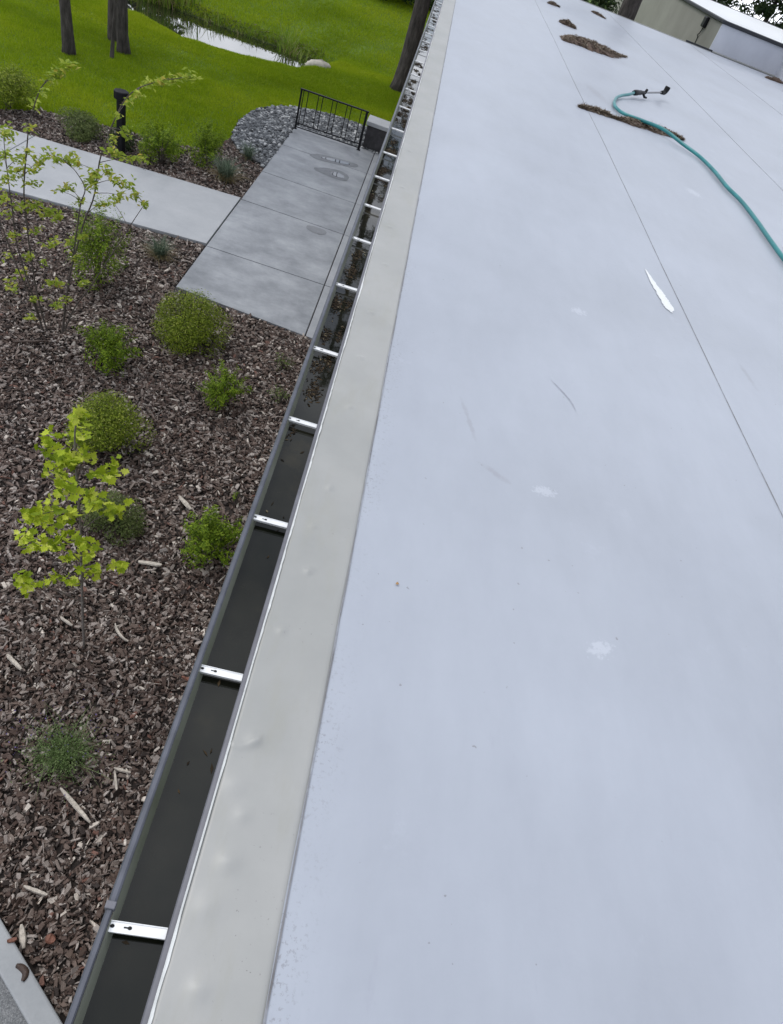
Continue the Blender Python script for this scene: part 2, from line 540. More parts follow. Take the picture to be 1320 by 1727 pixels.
def hz(x, y):
    x = np.asarray(x, float); y = np.asarray(y, float)
    c = np.interp(x, CX, CY)
    d = y - c
    p = 1 - sstep((x + 3.5) / .9)
    near = .09 * sstep((y - 18.7) / 1.5)
    near = near - (.85 * p + .30 * (1 - p)) * sstep(d / 1.9)
    far = np.where(y < 25.0, -2.0, 0)
    f = np.clip(y - 25.35, 0, None)
    farz = -.62 + .85 * np.clip(f, 0, .42) + .15 * np.clip(f - .42, 0, 7) + .05 * np.clip(f - 7, 0, 40)
    z = np.maximum(near, farz * sstep((y - 24.2) / .8) + (-.7) * (1 - sstep((y - 24.2) / .8)))
    und = .02 * np.sin(x * .9 + 1.3) * np.sin(y * .6) * sstep((y - 18.7) / 2)
    east = sstep((x - 1.0) / 2)
    return (z + und) * (1 - east) + (-.05) * east * sstep((y - 18) / 3)


gx = np.concatenate([[-300, -150, -80, -45, -30, -22, -18, -15], np.arange(-13, 2.01, .2), [3, 4, 6, 9, 14, 20, 35, 60, 120, 300]])
gy = np.concatenate([[-300, -120, -50, -20, -8, 0, 6, 10], np.arange(12, 34, .2), np.arange(34, 50, 1.0), [55, 62, 75, 100, 150, 300]])
GX, GY = np.meshgrid(gx, gy)
V = np.stack([GX, GY, hz(GX, GY)], -1).reshape(-1, 3)
nx, ny = len(gx), len(gy)
ii = (np.arange(ny - 1)[:, None] * nx + np.arange(nx - 1)[None]).ravel()
ground = link('ground', mesh_np('ground', V, [np.stack([ii, ii + 1, ii + nx + 1, ii + nx], 1)]), M_lawn, smooth=True)
tag(ground, kind='structure')

lawn_edge = [(-14, 11.8), (-8, 12.1), (-6.78, 12.38), (-6.33, 13.0), (-5.4, 13.2), (-3.99, 13.55), (-3.69, 13.7), (-3.42, 14.7),
             (-3.57, 15.87), (-3.47, 17.04), (-3.1, 17.85), (-2.74, 18.24), (-1.9, 18.63), (-1.1, 18.6), (.1, 18.55)]
# beds
lower_bed = [(-9, -1.0), (.1, -1.0), (.1, 8.3), (-2.48, 8.5), (-2.48, 9.97), (-9, 9.35)]
upper_bed = [(-9, 11.35), (-2.48, 12.0), (-2.48, 13.75), (-2.7, 13.95), (-3.03, 14.1), (-3.42, 14.7), (-3.69, 13.7), (-3.99, 13.55),
             (-5.4, 13.2), (-6.33, 13.0), (-6.78, 12.38), (-8, 12.1), (-9, 12.05)]
gravel_poly = [(-2.48, 13.75), (-2.48, 16.86), (.1, 16.86), (.1, 18.55), (-1.1, 18.6), (-1.9, 18.63), (-2.74, 18.24), (-3.1, 17.85),
               (-3.47, 17.04), (-3.57, 15.87), (-3.42, 14.7), (-3.03, 14.1), (-2.7, 13.95)]


def sheet(name, poly, z, mat):
    me = mesh_np(name, [(p[0], p[1], z) for p in poly], [np.arange(len(poly))[None]])
    return tag(link(name, me, mat), kind='structure')


sheet('mulch_bed', lower_bed, .008, M_soil)
sheet('mulch_bed', upper_bed, .008, M_soil)
sheet('gravel_bed', gravel_poly[::-1], .010, M_soil)
pond = sheet('pond_water', [(-20, 20.5), (-2.8, 20.5), (-2.8, 26), (-20, 26)], -.46, M_pond)

# walkway slabs, each a piece of its own
walk = MB().box(-2.47, .12, 8.33, 16.88, .002, .036).build('walkway', M_block)
tag(walk, kind='structure')
ycut = [(8.47, 8.25), (9.90, 9.86), (11.97, 11.92), (13.53, 13.50), (15.33, 15.36), (16.90, 16.92)]
g = .005


def yat(cut, x):
    return cut[0] + (cut[1] - cut[0]) * (x + 2.48) / 1.88


for a, b in zip(ycut[:-1], ycut[1:]):
    for (x0, x1, mt) in ((-2.48, -.606, M_walk), (-.600, .1, M_strip)):
        pts = [(x0 + g, yat(a, x0) + .009), (x1 - g, yat(a, x1) + .009), (x1 - g, yat(b, x1) - .009), (x0 + g, yat(b, x0) - .009)]
        MB().prism(pts, -.05, .05).build('slab', mt, walk, bevel=.006)
path = MB().prism([(-9, 9.42), (-2.50, 10.02), (-2.50, 11.98), (-9, 11.32)], -.02, .030).build('path', M_soil)
tag(path, kind='structure')
for (x0, x1) in ((-2.495, -5.9), (-5.912, -9.3)):
    lo = lambda x: 9.97 + (x + 2.49) * .105
    hi = lambda x: 12.02 + (x + 2.49) * .083
    MB().prism([(x1, lo(x1)), (x0, lo(x0)), (x0, hi(x0)), (x1, hi(x1))], -.05, .055).build('slab', M_path, path, bevel=.008)
# kerb and pavement in the near corner
kd = np.array([.535, -.415]); kd /= np.linalg.norm(kd)
kn = np.array([-kd[1], kd[0]])                     # towards the bed
k0 = np.array([-1.047, .987])
def kp(a, b): q = k0 + kd * a - kn * b; return (q[0], q[1])
kerb = MB()
kerb.prism([kp(-5, .127), kp(1.6, .127), kp(1.6, 0), kp(-5, 0)], -.1, .10)
kerb = tag(kerb.build('kerb', M_kerb, bevel=.012), kind='structure')
sheet('pavement', [kp(-5, 4), kp(4, 4), kp(4, .122), kp(-5, .122)], .022, M_asph)


# ------------------------------------------------------------------ main building
bld = thing('flat_roofed_building', 'long low building with pale grey-white membrane roof filling the right of the view', 'building', (0, 0, 0))
RZ = 3.5
YE = 24.6
MB().box(.13, 15.9, -5.9, YE - .15, 0, 3.30).build('wall', M_wall, bld)
MB().box(.0, 16, -6, YE - .012, 3.305, 3.46).build('fascia', M_flange, bld)
roof = MB().box(.01, 15.99, -5.99, YE - .02, 3.462, 3.488).build('roof', M_seam, bld)
xs = [.14, 2.0, 4.52, 7.25, 9.98, 12.7, 15.98]
for k in range(len(xs) - 1):
    a, b = xs[k], xs[k + 1]
    b2 = b + .09 if k < len(xs) - 2 else b
    ny_ = 32
    V, q = [], []
    ys = np.linspace(-5.98, YE - .01, ny_)
    for i, y in enumerate(ys):
        w = .004 * math.sin(y * .9 + k) + .0015 * math.sin(y * 3.1 + 2 * k)
        V += [(a + w, y, RZ - .004), (a + w, y, RZ + .0022), (b, y, RZ - .0002), (b2, y, RZ - .002)]
    for i in range(ny_ - 1):
        for j in range(3):
            q.append((i * 4 + j, i * 4 + j + 1, i * 4 + 4 + j + 1, i * 4 + 4 + j))
    MB().add(V, np.array(q)[:, ::-1]).build('membrane_sheet', M_roof, roof)
    if k in (1, 2, 3):      # dirt held in the lap joint
        V, q = [], []
        for i, y in enumerate(np.linspace(-5.9, YE - .05, 140)):
            w = .004 * math.sin(y * .9 + k) + .0015 * math.sin(y * 3.1 + 2 * k)
            h = .0012 + .0022 * rng.random()
            V += [(a + w - h, y, RZ + .0012), (a + w + .0006, y, RZ + .0034)]
            if i: q.append((2 * i - 2, 2 * i - 1, 2 * i + 1, 2 * i))
        MB().add(V, np.array(q)[:, ::-1]).build('lap_seam', M_seam, roof)


# edge flashing with fastener bumps pushing up through it
bumps = [(.040, .727, .020, .006), (.049, .464, .026, .006), (.054, .249, .022, .006), (.035, 1.039, .016, .005), (.066, 1.26, .016, .006),
         (.046, 1.437, .014, .004), (.068, 1.626, .016, .006), (.067, 2.088, .016, .005), (.062, 2.45, .016, .004), (.06, 2.85, .016, .005),
         (.07, 3.4, .016, .004), (.045, 3.9, .016, .004), (.06, 4.6, .018, .004), (.02, .62, .03, .004), (.03, .38, .03, .004), (.05, 5.4, .018, .004),
         (.055, .56, .02, .004)]
fx = np.linspace(-.017, .181, 34)
fy = np.concatenate([np.linspace(-5.98, -.2, 12), np.arange(-.15, 5.6, .0075), np.arange(5.6, YE, .12)])
FX, FY = np.meshgrid(fx, fy)
FZ = RZ + .007 + .0012 * np.sin(FY * 3.1) * np.sin(FX * 30) + .0012 * np.sin(FY * 9 + 5 * FX)
for (bx, by, r, h) in bumps:
    d2 = ((FX - bx) / r) ** 2 + ((FY - by) / (r * .95)) ** 2
    FZ += 1.15 * h * np.exp(-d2 * 1.4)
# a wrinkle running in from the edge
wr = np.abs(FY - (.705 + 1.2 * (FX - .0) ** 2 * 8)); FZ += .004 * np.exp(-(wr / .008) ** 2) * (FX < .05)
FZ -= .006 * sstep((FX - .172) / .009)
FZ -= .010 * sstep((-.010 - FX) / .007)
V = np.stack([FX, FY, FZ], -1).reshape(-1, 3)
nx, ny = len(fx), len(fy)
ii = (np.arange(ny - 1)[:, None] * nx + np.arange(nx - 1)[None]).ravel()
link('edge_flashing', mesh_np('edge_flashing', V, [np.stack([ii, ii + 1, ii + nx + 1, ii + nx], 1)]), M_flash, bld, smooth=True)
# dirt line against the inner edge of the flashing
V, q = [], []
for i, y in enumerate(np.linspace(-5.9, YE - .05, 400)):
    h = .0004 + .002 * rng.random()
    V += [(.179, y, RZ + .0062), (.1815 + h, y, RZ + .0052)]
    if i: q.append((2 * i - 2, 2 * i - 1, 2 * i + 1, 2 * i))
MB().add(V, np.array(q)[:, ::-1]).build('flashing_seam', M_seam, bld)
# ragged white cut edge of the flashing
V, q = [], []
ys = np.arange(-.4, YE, .02)
wv = np.convolve(rng.random(len(ys) + 8), np.ones(9) / 9, 'valid')
for i, y in enumerate(ys):
    w = .0012 + .011 * (wv[i] - .5) + .0012 * rng.random()
    V += [(-.0172, y, RZ - .012), (-.0174, y, RZ - .0010), (-.0150, y, RZ + .0040), (-.0140 + max(.0008, w), y, RZ + .0094)]
    if i:
        for j in range(3):
            q.append((4 * i - 4 + j, 4 * i - 3 + j, 4 * i + 1 + j, 4 * i + j))
MB().add(V, np.array(q)[:, ::-1]).build('flashing_edge', M_edge, bld)

# ragged white mark lying flat on the membrane, and a couple of scuffs
def ragged(path, width, z, n=40, rough=.4, blunt=False):
    P = spline(path, n)
    T = np.gradient(P, axis=0); T /= np.linalg.norm(T, axis=1)[:, None]
    Nn = np.stack([-T[:, 1], T[:, 0]], 1)
    t = np.linspace(0, 1, n)
    w = width * (np.clip(np.sin(t ** .8 * PI), .05, 1) ** .6 if not blunt else np.clip(.08 + 1.25 * t ** .8, 0, 1) * np.clip((1 - t) * 12, .25, 1))
    a = P + Nn * (w * (1 + rough * (rng.random(n) - .5)))[:, None]
    b = P - Nn * (w * (1 + rough * (rng.random(n) - .5)))[:, None]
    V = np.zeros((2 * n, 3)); V[0::2, :2] = a; V[1::2, :2] = b; V[:, 2] = z
    q = [(2 * i, 2 * i + 1, 2 * i + 3, 2 * i + 2) for i in range(n - 1)]
    return MB().add(V, q)


ragged([(1.825, 4.66), (1.845, 4.45), (1.870, 4.25), (1.888, 4.06)], .034, RZ + .0035, blunt=True).build('white_mark', M_edge, roof)
M_scuff = plain('scuff', (.33, .33, .38), .7, var=.3, scale=80)
ragged([(.955, 2.77), (1.0, 2.71), (1.045, 2.63), (1.06, 2.56)], .0022, RZ + .0040, rough=.8).build('scuff_mark', M_scuff, roof)
MB().box(.03, 7.98, YE - .010, YE + .06, 3.40, RZ + .012).build('end_flashing', M_flash, bld)

# small brown leaf scrap on the roof
tag(MB().add([(.326, 1.297, RZ + .006), (.332, 1.294, RZ + .009), (.337, 1.300, RZ + .006), (.332, 1.306, RZ + .008), (.328, 1.303, RZ + .007)],
             [(0, 1, 2, 3, 4)]).build('leaf_scrap', plain('dry_leaf', (.30, .17, .06), .7)),
    'tiny brown leaf scrap lying alone on the pale roof', 'leaf')

# ------------------------------------------------------------------ gutter
gut = thing('roof_gutter', 'dark grey box gutter full of water along the roof edge', 'gutter', (0, 0, 3.40))
gut_z = 3.40


def profile(name, pts, y0, y1, mat, n=2, parent=gut):
    ys = np.linspace(y0, y1, n)
    V = [(x, y, z - gut_z) for y in ys for (x, z) in pts]
    k = len(pts)
    q = [(i * k + j, i * k + j + 1, (i + 1) * k + j + 1, (i + 1) * k + j) for i in range(n - 1) for j in range(k - 1)]
    return MB().add(V, np.array(q)).build(name, mat, parent)


profile('front_lip', [(-.150, 3.34), (-.153, 3.470), (-.1525, 3.479), (-.149, 3.482), (-.142, 3.482), (-.1395, 3.479), (-.1395, 3.470)], -1, .362, M_gutter)
profile('front_lip', [(-.151, 3.34), (-.1535, 3.470), (-.1535, 3.480), (-.150, 3.4835), (-.142, 3.4835), (-.138, 3.480), (-.138, 3.470)], .362, YE, M_gutter)
profile('trough', [(-.1385, 3.472), (-.1275, 3.44), (-.122, 3.36), (-.10, 3.345), (-.05, 3.345), (-.030, 3.36), (-.0295, 3.474)], -1, YE, M_algae)
profile('back_flange', [(-.0298, 3.464), (-.0296, 3.476), (-.0270, 3.479), (-.0150, 3.480)], -1, YE, M_flange)
MB().box(-.156, -.1365, .350, .364, 3.468 - gut_z, 3.487 - gut_z).build('joint_clip', M_flange, gut, bevel=.002)
water = sheet('gutter_water', [(-.1277, -1), (-.0300, -1), (-.0300, YE), (-.1277, YE)], 3.440, M_gwater)


def make_bracket():
    """folded strap spanning the gutter; origin at its middle"""
    o = MB()
    prof = [(-.0095, -.0010), (-.0095, .0016), (.0070, .0016), (.0082, .0036), (.0096, .0036), (.0096, -.0015), (-.0095, -.0010)]
    V = [(x, y, z) for x in (-.053, .053) for (y, z) in prof[:-1]]
    k = 6
    o.add(V, [(j, (j + 1) % k, k + (j + 1) % k, k + j) for j in range(k)], [tuple(range(k - 1, -1, -1)), tuple(range(k, 2 * k))])
    o.box(-.0530, .0530, -.0093, -.0083, -.006, -.0008)       # turned-down stiffener
    s = MB()
    for cx, half in ((-.016, False), (-.0485, True)):
        th = np.arange(10) / 10 * 2 * PI
        V = [(cx + .0042 * math.cos(t), .0005 + .0033 * math.sin(t), .0022) for t in th]
        s.add(V, [tuple(range(10))])
        if not half:
            s.add([(cx - .011, -.0008, .00225), (cx - .003, -.0008, .00225), (cx - .003, .0018, .00225), (cx - .011, .0018, .00225)], [(0, 1, 2, 3)])
    return o, s


o_, s_ = make_bracket()
by = [.33, .899, 1.45, 1.976, 2.49, 3.111, 3.70, 4.227, 4.772, 5.324, 5.979, 6.70, 7.387, 8.06, 8.76, 9.42]
while by[-1] < 22: by.append(by[-1] + .62)
b0 = o_.build('bracket', M_metal, gut)
s0 = s_.build('slot', M_slot, b0)
for i, y in enumerate(by):
    b = b0 if i == 0 else b0.copy()
    if i:
        col.objects.link(b); b.parent = gut
        s = s0.copy(); col.objects.link(s); s.parent = b
    b.location = (-.0835, y, 3.4635 - gut_z)
    b.rotation_euler = (0, 0, rng.normal(0, .02))

# needles and leaf bits floating in the gutter
def slivers(P, L, W, rngs=rng, tilt=.15, flat=True):
    """thin quads centred on P"""
    n = len(P)
    a = rngs.random(n) * 2 * PI
    t = rngs.normal(0, tilt, n)
    D = np.stack([np.cos(a) * np.cos(t), np.sin(a) * np.cos(t), np.sin(t)], 1)
    S = np.stack([-np.sin(a), np.cos(a), rngs.normal(0, .3, n)], 1)
    Lc = (L * (.5 + rngs.random(n)))[:, None] / 2
    Wc = (W * (.6 + .8 * rngs.random(n)))[:, None] / 2
    V = np.stack([P - D * Lc - S * Wc * .6, P + S * -Wc, P + D * Lc, P + S * Wc], 1).reshape(-1, 3)
    F = np.arange(4 * n).reshape(n, 4)
    return V, F


M_muck = Mat('soaked_litter', rough=.8)
M_muck.b.inputs['Specular IOR Level'].default_value = .15
M_muck.color(M_muck.ramp(M_muck.island(), [(0, (.008, .006, .004)), (.6, (.026, .018, .010)), (.93, (.06, .04, .02)), (1, (.20, .17, .11))]))
M_muck = M_muck.m
pts = []
for (y0, y1, n, x0, x1) in ((.18, .9, 7, -.125, -.035), (.9, 1.9, 8, -.125, -.035), (1.88, 1.985, 26, -.135, -.085), (2.13, 2.30, 120, -.12, -.05), (2.30, 2.46, 150, -.115, -.05), (2.5, 3.08, 380, -.13, -.035),
                            (3.12, 3.6, 230, -.13, -.06), (4.45, 5.9, 1300, -.13, -.035), (5.9, 9, 3200, -.13, -.035), (9, 20, 5000, -.13, -.035)):
    cn = max(2, int((y1 - y0) * 9))
    cxy = np.stack([rng.uniform(x0, x1, cn), rng.uniform(y0, y1, cn)], 1)
    q = cxy[rng.integers(0, cn, n)] + rng.normal(0, 1, (n, 2)) * [.014, .035]
    q = q[(q[:, 0] > -.128) & (q[:, 0] < -.035)]
    pts.append(q)
pts = np.concatenate(pts)
P = np.column_stack([pts, 3.4415 + .001 * rng.random(len(pts))])
V, F = slivers(P, .018, .006, tilt=.05)
tag(link('gutter_debris', mesh_np('gutter_debris', V, [F]), M_muck), 'brown needles and leaf bits floating on the gutter water', 'debris', kind='stuff')

# ------------------------------------------------------------------ raised wing at the far end of the roof
WX, WY, WH = 8.03, 25.05, 4.20
wing = thing('raised_wing', 'raised tan building wing with dark coping beyond the far end of the roof', 'building', (WX, WY, 0))
def wp(): return MB()
def wb(x0, x1, y0, y1, z0, z1): return MB().box(x0 - WX, x1 - WX, y0 - WY, y1 - WY, z0, z1)
wb(WX, 22, WY + .02, 43, 0, WH).build('wall', M_tan, wing)
wb(WX - .012, 10.25, WY - .03, WY + .019, 3.3, WH - .004).build('upstand', M_upstand, wing)
wb(10.25, 22, 20.5, WY + .018, 3.3, WH - .002).build('upstand', M_upstand, wing)
wb(WX + .2, 21.8, WY + .2, 42.6, WH + .02, WH + .06).build('roof', M_edge, wing)
cop = MB()
for bx in ((WX - .06, 10.19, WY - .09, WY + .16), (WX - .06, WX + .16, WY + .16, 43.1), (WX + .16, 22, 42.7, 43.1), (10.19, 22, 20.4, 20.7), (10.19, 10.41, 20.7, WY + .16)):
    cop.box(bx[0] - WX, bx[1] - WX, bx[2] - WY, bx[3] - WY, WH - .015, WH + .075)
cop.build('coping', M_darkmetal, wing, bevel=.02)
wb(10.41, 21.9, 20.7, WY + .19, WH, WH + .05).build('roof', M_edge, wing)
wb(WX - .014, 10.25, WY - .20, WY - .032, RZ - .02, RZ + .03).build('base_flashing', M_flash, wing, bevel=.02)
wb(7.15, WX - .014, YE + .065, YE + .11, 3.40, RZ + .055).build('base_trim', M_darkmetal, wing)
# black box on the wall with its cable
bp = CAM + (lambda d: d * ((WX - .06) / d[0]))(ROT @ np.array([1189 - 660, 37 - 863.5, FPX]))
bp2 = CAM + (lambda d: d * ((WX - .03) / d[0]))(ROT @ np.array([1173 - 660, 70 - 863.5, FPX]))
wbx = thing('wall_sensor', 'small black box on the tan wall with a cable hanging down', 'wall box', tuple(bp))
MB().box(-.055, .055, -.16, .16, -.14, .14).build('housing', M_black, wbx, bevel=.03)
MB().tube(spline([(0.02, 0, -.12), (.02, .06, -.3), (.025, .2, (bp2[2] - bp[2]) * .7), tuple(bp2 - bp), (bp2[0] - bp[0], bp2[1] - bp[1] + .1, -1.6)], 16), .014, 6).build('cable', M_black, wbx)

# ------------------------------------------------------------------ needle heaps
def heap(path, width, height, n, label):
    P = spline(path, 26)
    t = np.linspace(0, 1, 26)
    env = np.clip(np.sin(t * PI), 0, 1) ** .6 * (.2 + 1.6 * np.convolve(rng.random(30), np.ones(5) / 5, 'valid')[:26])
    T = np.gradient(P, axis=0); T /= np.linalg.norm(T, axis=1)[:, None]
    Nn = np.stack([-T[:, 1], T[:, 0]], 1)
    root = thing('needle_heap', label, 'debris heap', (path[0][0], path[0][1], RZ), group='pine needle heaps washed up on the roof')
    base = np.array([path[0][0], path[0][1], 0])
    us = np.linspace(-1, 1, 9)
    V, q = [], []
    for i in range(26):
        for j, u in enumerate(us):
            w = width * env[i] * (1 + .5 * (rng.random() - .5))
            xy = P[i] + Nn[i] * u * w
            h = height * env[i] * (1 - u * u) ** .8 * (.7 + .6 * rng.random()) + .001
            V.append((xy[0] - base[0], xy[1] - base[1], h + .004))
    for i in range(25):
        for j in range(8):
            q.append((i * 9 + j, i * 9 + j + 1, i * 9 + 10 + j, i * 9 + 9 + j))
    MB().add(V, np.array(q)[:, ::-1]).build('litter_bed', M_heap, root)
    k = rng.uniform(.3, 24.6, n); i = k.astype(int); fr = (k - i)[:, None]
    u = np.clip(rng.normal(0, .5, n), -1.12, 1.12)
    e = env[i]
    xy = P[i] * (1 - fr) + P[i + 1] * fr + Nn[i] * (u * width * e)[:, None]
    h = height * e * np.clip(1 - u * u, 0, 1) ** .8 * rng.uniform(.6, 1.25, n) + .010
    pts = np.column_stack([xy - base[:2], h])
    V, F = slivers(pts, .070, .009, tilt=.35)
    o = link('needles', mesh_np('needles', V, [F]), M_needle, root)
    o['kind'] = 'stuff'
    return root


heap([(2.36, 20.05), (2.5, 20.2), (2.68, 20.2)], .12, .04, 600, 'farthest small needle heap on the roof, nearest the top edge')
heap([(2.38, 17.3), (2.55, 17.2), (2.72, 17.05)], .14, .05, 900, 'small dark needle heap just beyond the large long one')
heap([(2.20, 14.6), (2.45, 14.95), (2.8, 15.1), (3.15, 15.2), (3.65, 15.75)], .25, .065, 4200, 'large long brown needle heap on the roof beyond the hose end')
heap([(3.80, 22.4), (3.95, 22.2), (4.12, 21.85)], .10, .03, 600, 'small far needle heap closest to the dark tree trunk')
heap([(1.87, 9.33), (2.1, 9.44), (2.33, 9.47)], .10, .028, 1500, 'thin grey-brown needle heap crossing the roof seam beside the hose')
heap([(2.30, 9.42), (2.5, 9.5), (2.75, 9.62), (2.92, 9.66), (3.15, 9.72), (3.39, 9.72)], .14, .038, 3000, 'brown needle heap lying under the teal hose')
heap([(9.35, 23.3), (9.7, 23.5), (10.1, 23.7)], .16, .06, 500, 'dark needle heap at the foot of the raised wing, far right')

# ------------------------------------------------------------------ hose with a watering wand
hose = thing('garden_hose', 'teal rubber hose curving across the roof with black wand nozzle', 'hose', (2.68, 10.96, RZ))
HO = np.array([2.68, 10.96, RZ])
HR = .0195
hp = [(2.96, 11.40, .07), (2.86, 11.22, .055), (2.70, 10.98, .038), (2.56, 10.62, .034), (2.46, 10.10, .032), (2.52, 9.78, .034), (2.728, 9.60, .06), (2.982, 9.45, .075), (3.206, 9.194, .045),
      (3.365, 8.894, .033), (3.417, 8.395, .033), (3.414, 7.887, .033), (3.459, 7.473, .033), (3.447, 6.933, .033), (3.408, 6.372, .033),
      (3.388, 5.841, .033), (3.42, 5.0, .033), (3.6, 4.0, .033), (3.9, 3.2, .033)]
hp = np.array([(x, y, RZ + z) for x, y, z in hp]) - HO
MB().tube(spline(hp, 130), HR, 12).build('hose_tube', M_hose, hose, smooth=True)
d = np.array([3.56 - 2.96, 12.18 - 11.40, .03]); d /= np.linalg.norm(d)
A = np.array([2.96, 11.40, RZ + .07]) - HO
nz = MB()
nz.tube([A - d * .03, A, A + d * .02, A + d * .10, A + d * .12, A + d * .20, A + d * .23, A + d * .32], [.028, .034, .037, .037, .030, .032, .027, .020], 12)
noz = nz.build('nozzle_grip', M_grip, hose, smooth=True)
B = A + d * .30
MB().tube([B + [0, 0, -.005], B + d * .05 + [.02, -.02, -.05], B + d * .10 + [.03, -.03, -.055]], [.018, .016, .012], 8).build('trigger', M_grip, noz)
MB().tube([B + d * .06 + [0, 0, -.01], B + d * .09 + [0, 0, .04]], [.022, .02], 8).build('valve', M_grip, noz)
C = B + d * .66
MB().tube([B, C], .013, 8).build('wand_tube', plain('wand_metal', (.18, .18, .19), .35, .6), hose)
D = C + d * .10
MB().tube(spline([C - d * .02, C + d * .05, D, D + d * .03 + [0, 0, .035], D + d * .04 + [0, 0, .08]], 12),
          [.022, .026, .028, .029, .030, .033, .036, .038, .040, .042, .042, .040], 12).build('spray_head', M_grip, hose, smooth=True)

# ------------------------------------------------------------------ railing, low wall, bollard
rail = thing('steel_railing', 'black steel railing across the far end of the grey walkway', 'railing', (-2.45, 16.62, .05))
rv = np.array([1.475, .06, 0]); 
def rp(t, z): return (rv[0] * t, rv[1] * t, z)
for t, r in ((0, .019), (1.0, .026)):
    p = rp(t, 0)
    MB().box(p[0] - r, p[0] + r, p[1] - r, p[1] + r, 0, .79).build('post', M_black, rail, bevel=.004)
    MB().box(p[0] - r - .015, p[0] + r + .015, p[1] - r - .015, p[1] + r + .015, -.002, .012).build('foot_plate', M_black, rail)
def bar(t0, t1, z, hw, hh, name):
    p, q = rp(t0, z), rp(t1, z)
    MB().add([(p[0], p[1] - hw, z - hh), (q[0], q[1] - hw, z - hh), (q[0], q[1] + hw, z - hh), (p[0], p[1] + hw, z - hh),
              (p[0], p[1] - hw, z + hh), (q[0], q[1] - hw, z + hh), (q[0], q[1] + hw, z + hh), (p[0], p[1] + hw, z + hh)],
             [(3, 2, 1, 0), (4, 5, 6, 7), (0, 1, 5, 4), (1, 2, 6, 5), (2, 3, 7, 6), (3, 0, 4, 7)]).build(name, M_black, rail, bevel=.003)
bar(-.02, 1.03, .805, .024, .013, 'top_rail')
bar(.014, .982, .125, .016, .011, 'bottom_rail')
bar(.014, .982, .045, .014, .010, 'bottom_rail')
for t in (.035, .105, .26, .325, .475, .54, .695, .76, .915):
    p = rp(t, 0)
    MB().box(p[0] - .0085, p[0] + .0085, p[1] - .0085, p[1] + .0085, .1362, .7918).build('baluster', M_black, rail)

lw = thing('low_wall', 'short dark block wall with pale concrete cap beside the railing', 'wall', (-.92, 16.95, 0))
MB().box(0, 1.0, 0, .50, 0, .53).build('block_face', M_block, lw, bevel=.01)
MB().box(-.03, 1.0, -.03, .54, .532, .62).build('cap', M_path, lw, bevel=.015)

bol = thing('bollard_light', 'black post light with wider flat cap in the bed beside the pale path', 'bollard', (-4.65, 12.18, .01), .12)
MB().prism([(.075 * math.cos(a), .075 * math.sin(a)) for a in np.arange(8) / 8 * 2 * PI + PI / 8], 0, .90).build('post', M_black, bol, bevel=.006)
MB().prism([(.122 * math.cos(a), .122 * math.sin(a)) for a in np.arange(8) / 8 * 2 * PI + PI / 8], .90, 1.03).build('cap', M_black, bol, bevel=.02)
MB().prism([(.10 * math.cos(a), .10 * math.sin(a)) for a in np.arange(12) / 12 * 2 * PI], 0, .03).build('base_plate', M_black, bol)


# puddles and damp marks on the walkway
def blot(name, x, y, rx, ry, ang, z, mat, label=None, seed=0, pinch=0.0, parent=None):
    r = np.random.default_rng(seed)
    th = np.linspace(0, 2 * PI, 48, endpoint=False)
    ph = r.random(4) * 6
    rad = 1 + .07 * np.sin(2 * th + ph[0]) + .05 * np.sin(3 * th + ph[1]) + .02 * np.sin(7 * th + ph[2]) + .01 * np.sin(13 * th + ph[3])
    X = np.sign(np.cos(th)) * np.abs(np.cos(th)) ** 1.0 * rx * rad; Y = np.sign(np.sin(th)) * np.abs(np.sin(th)) ** .85 * ry * rad * (1 + pinch * np.cos(th))
    c, s = math.cos(ang), math.sin(ang)
    me = mesh_np(name, np.stack([x + X * c - Y * s, y + X * s + Y * c, np.full(48, z)], 1), [np.arange(48)[None]])
    o = link(name, me, mat, parent)
    if parent is None: tag(o, kind='structure')
    return o


blot('wet_patch', -1.36, 15.44, .52, .20, .30, .0535, M_wet, seed=3)
blot('wet_patch', -1.28, 14.66, .38, .24, .06, .0535, M_wet, seed=4, pinch=.45)
blot('puddle', -1.30, 15.46, .34, .085, .30, .0575, M_puddle, seed=5)
blot('puddle', -1.15, 14.67, .14, .12, .05, .0575, M_puddle, seed=6)
blot('wet_patch', -1.07, 11.72, .17, .14, .05, .0535, M_damp, seed=8)

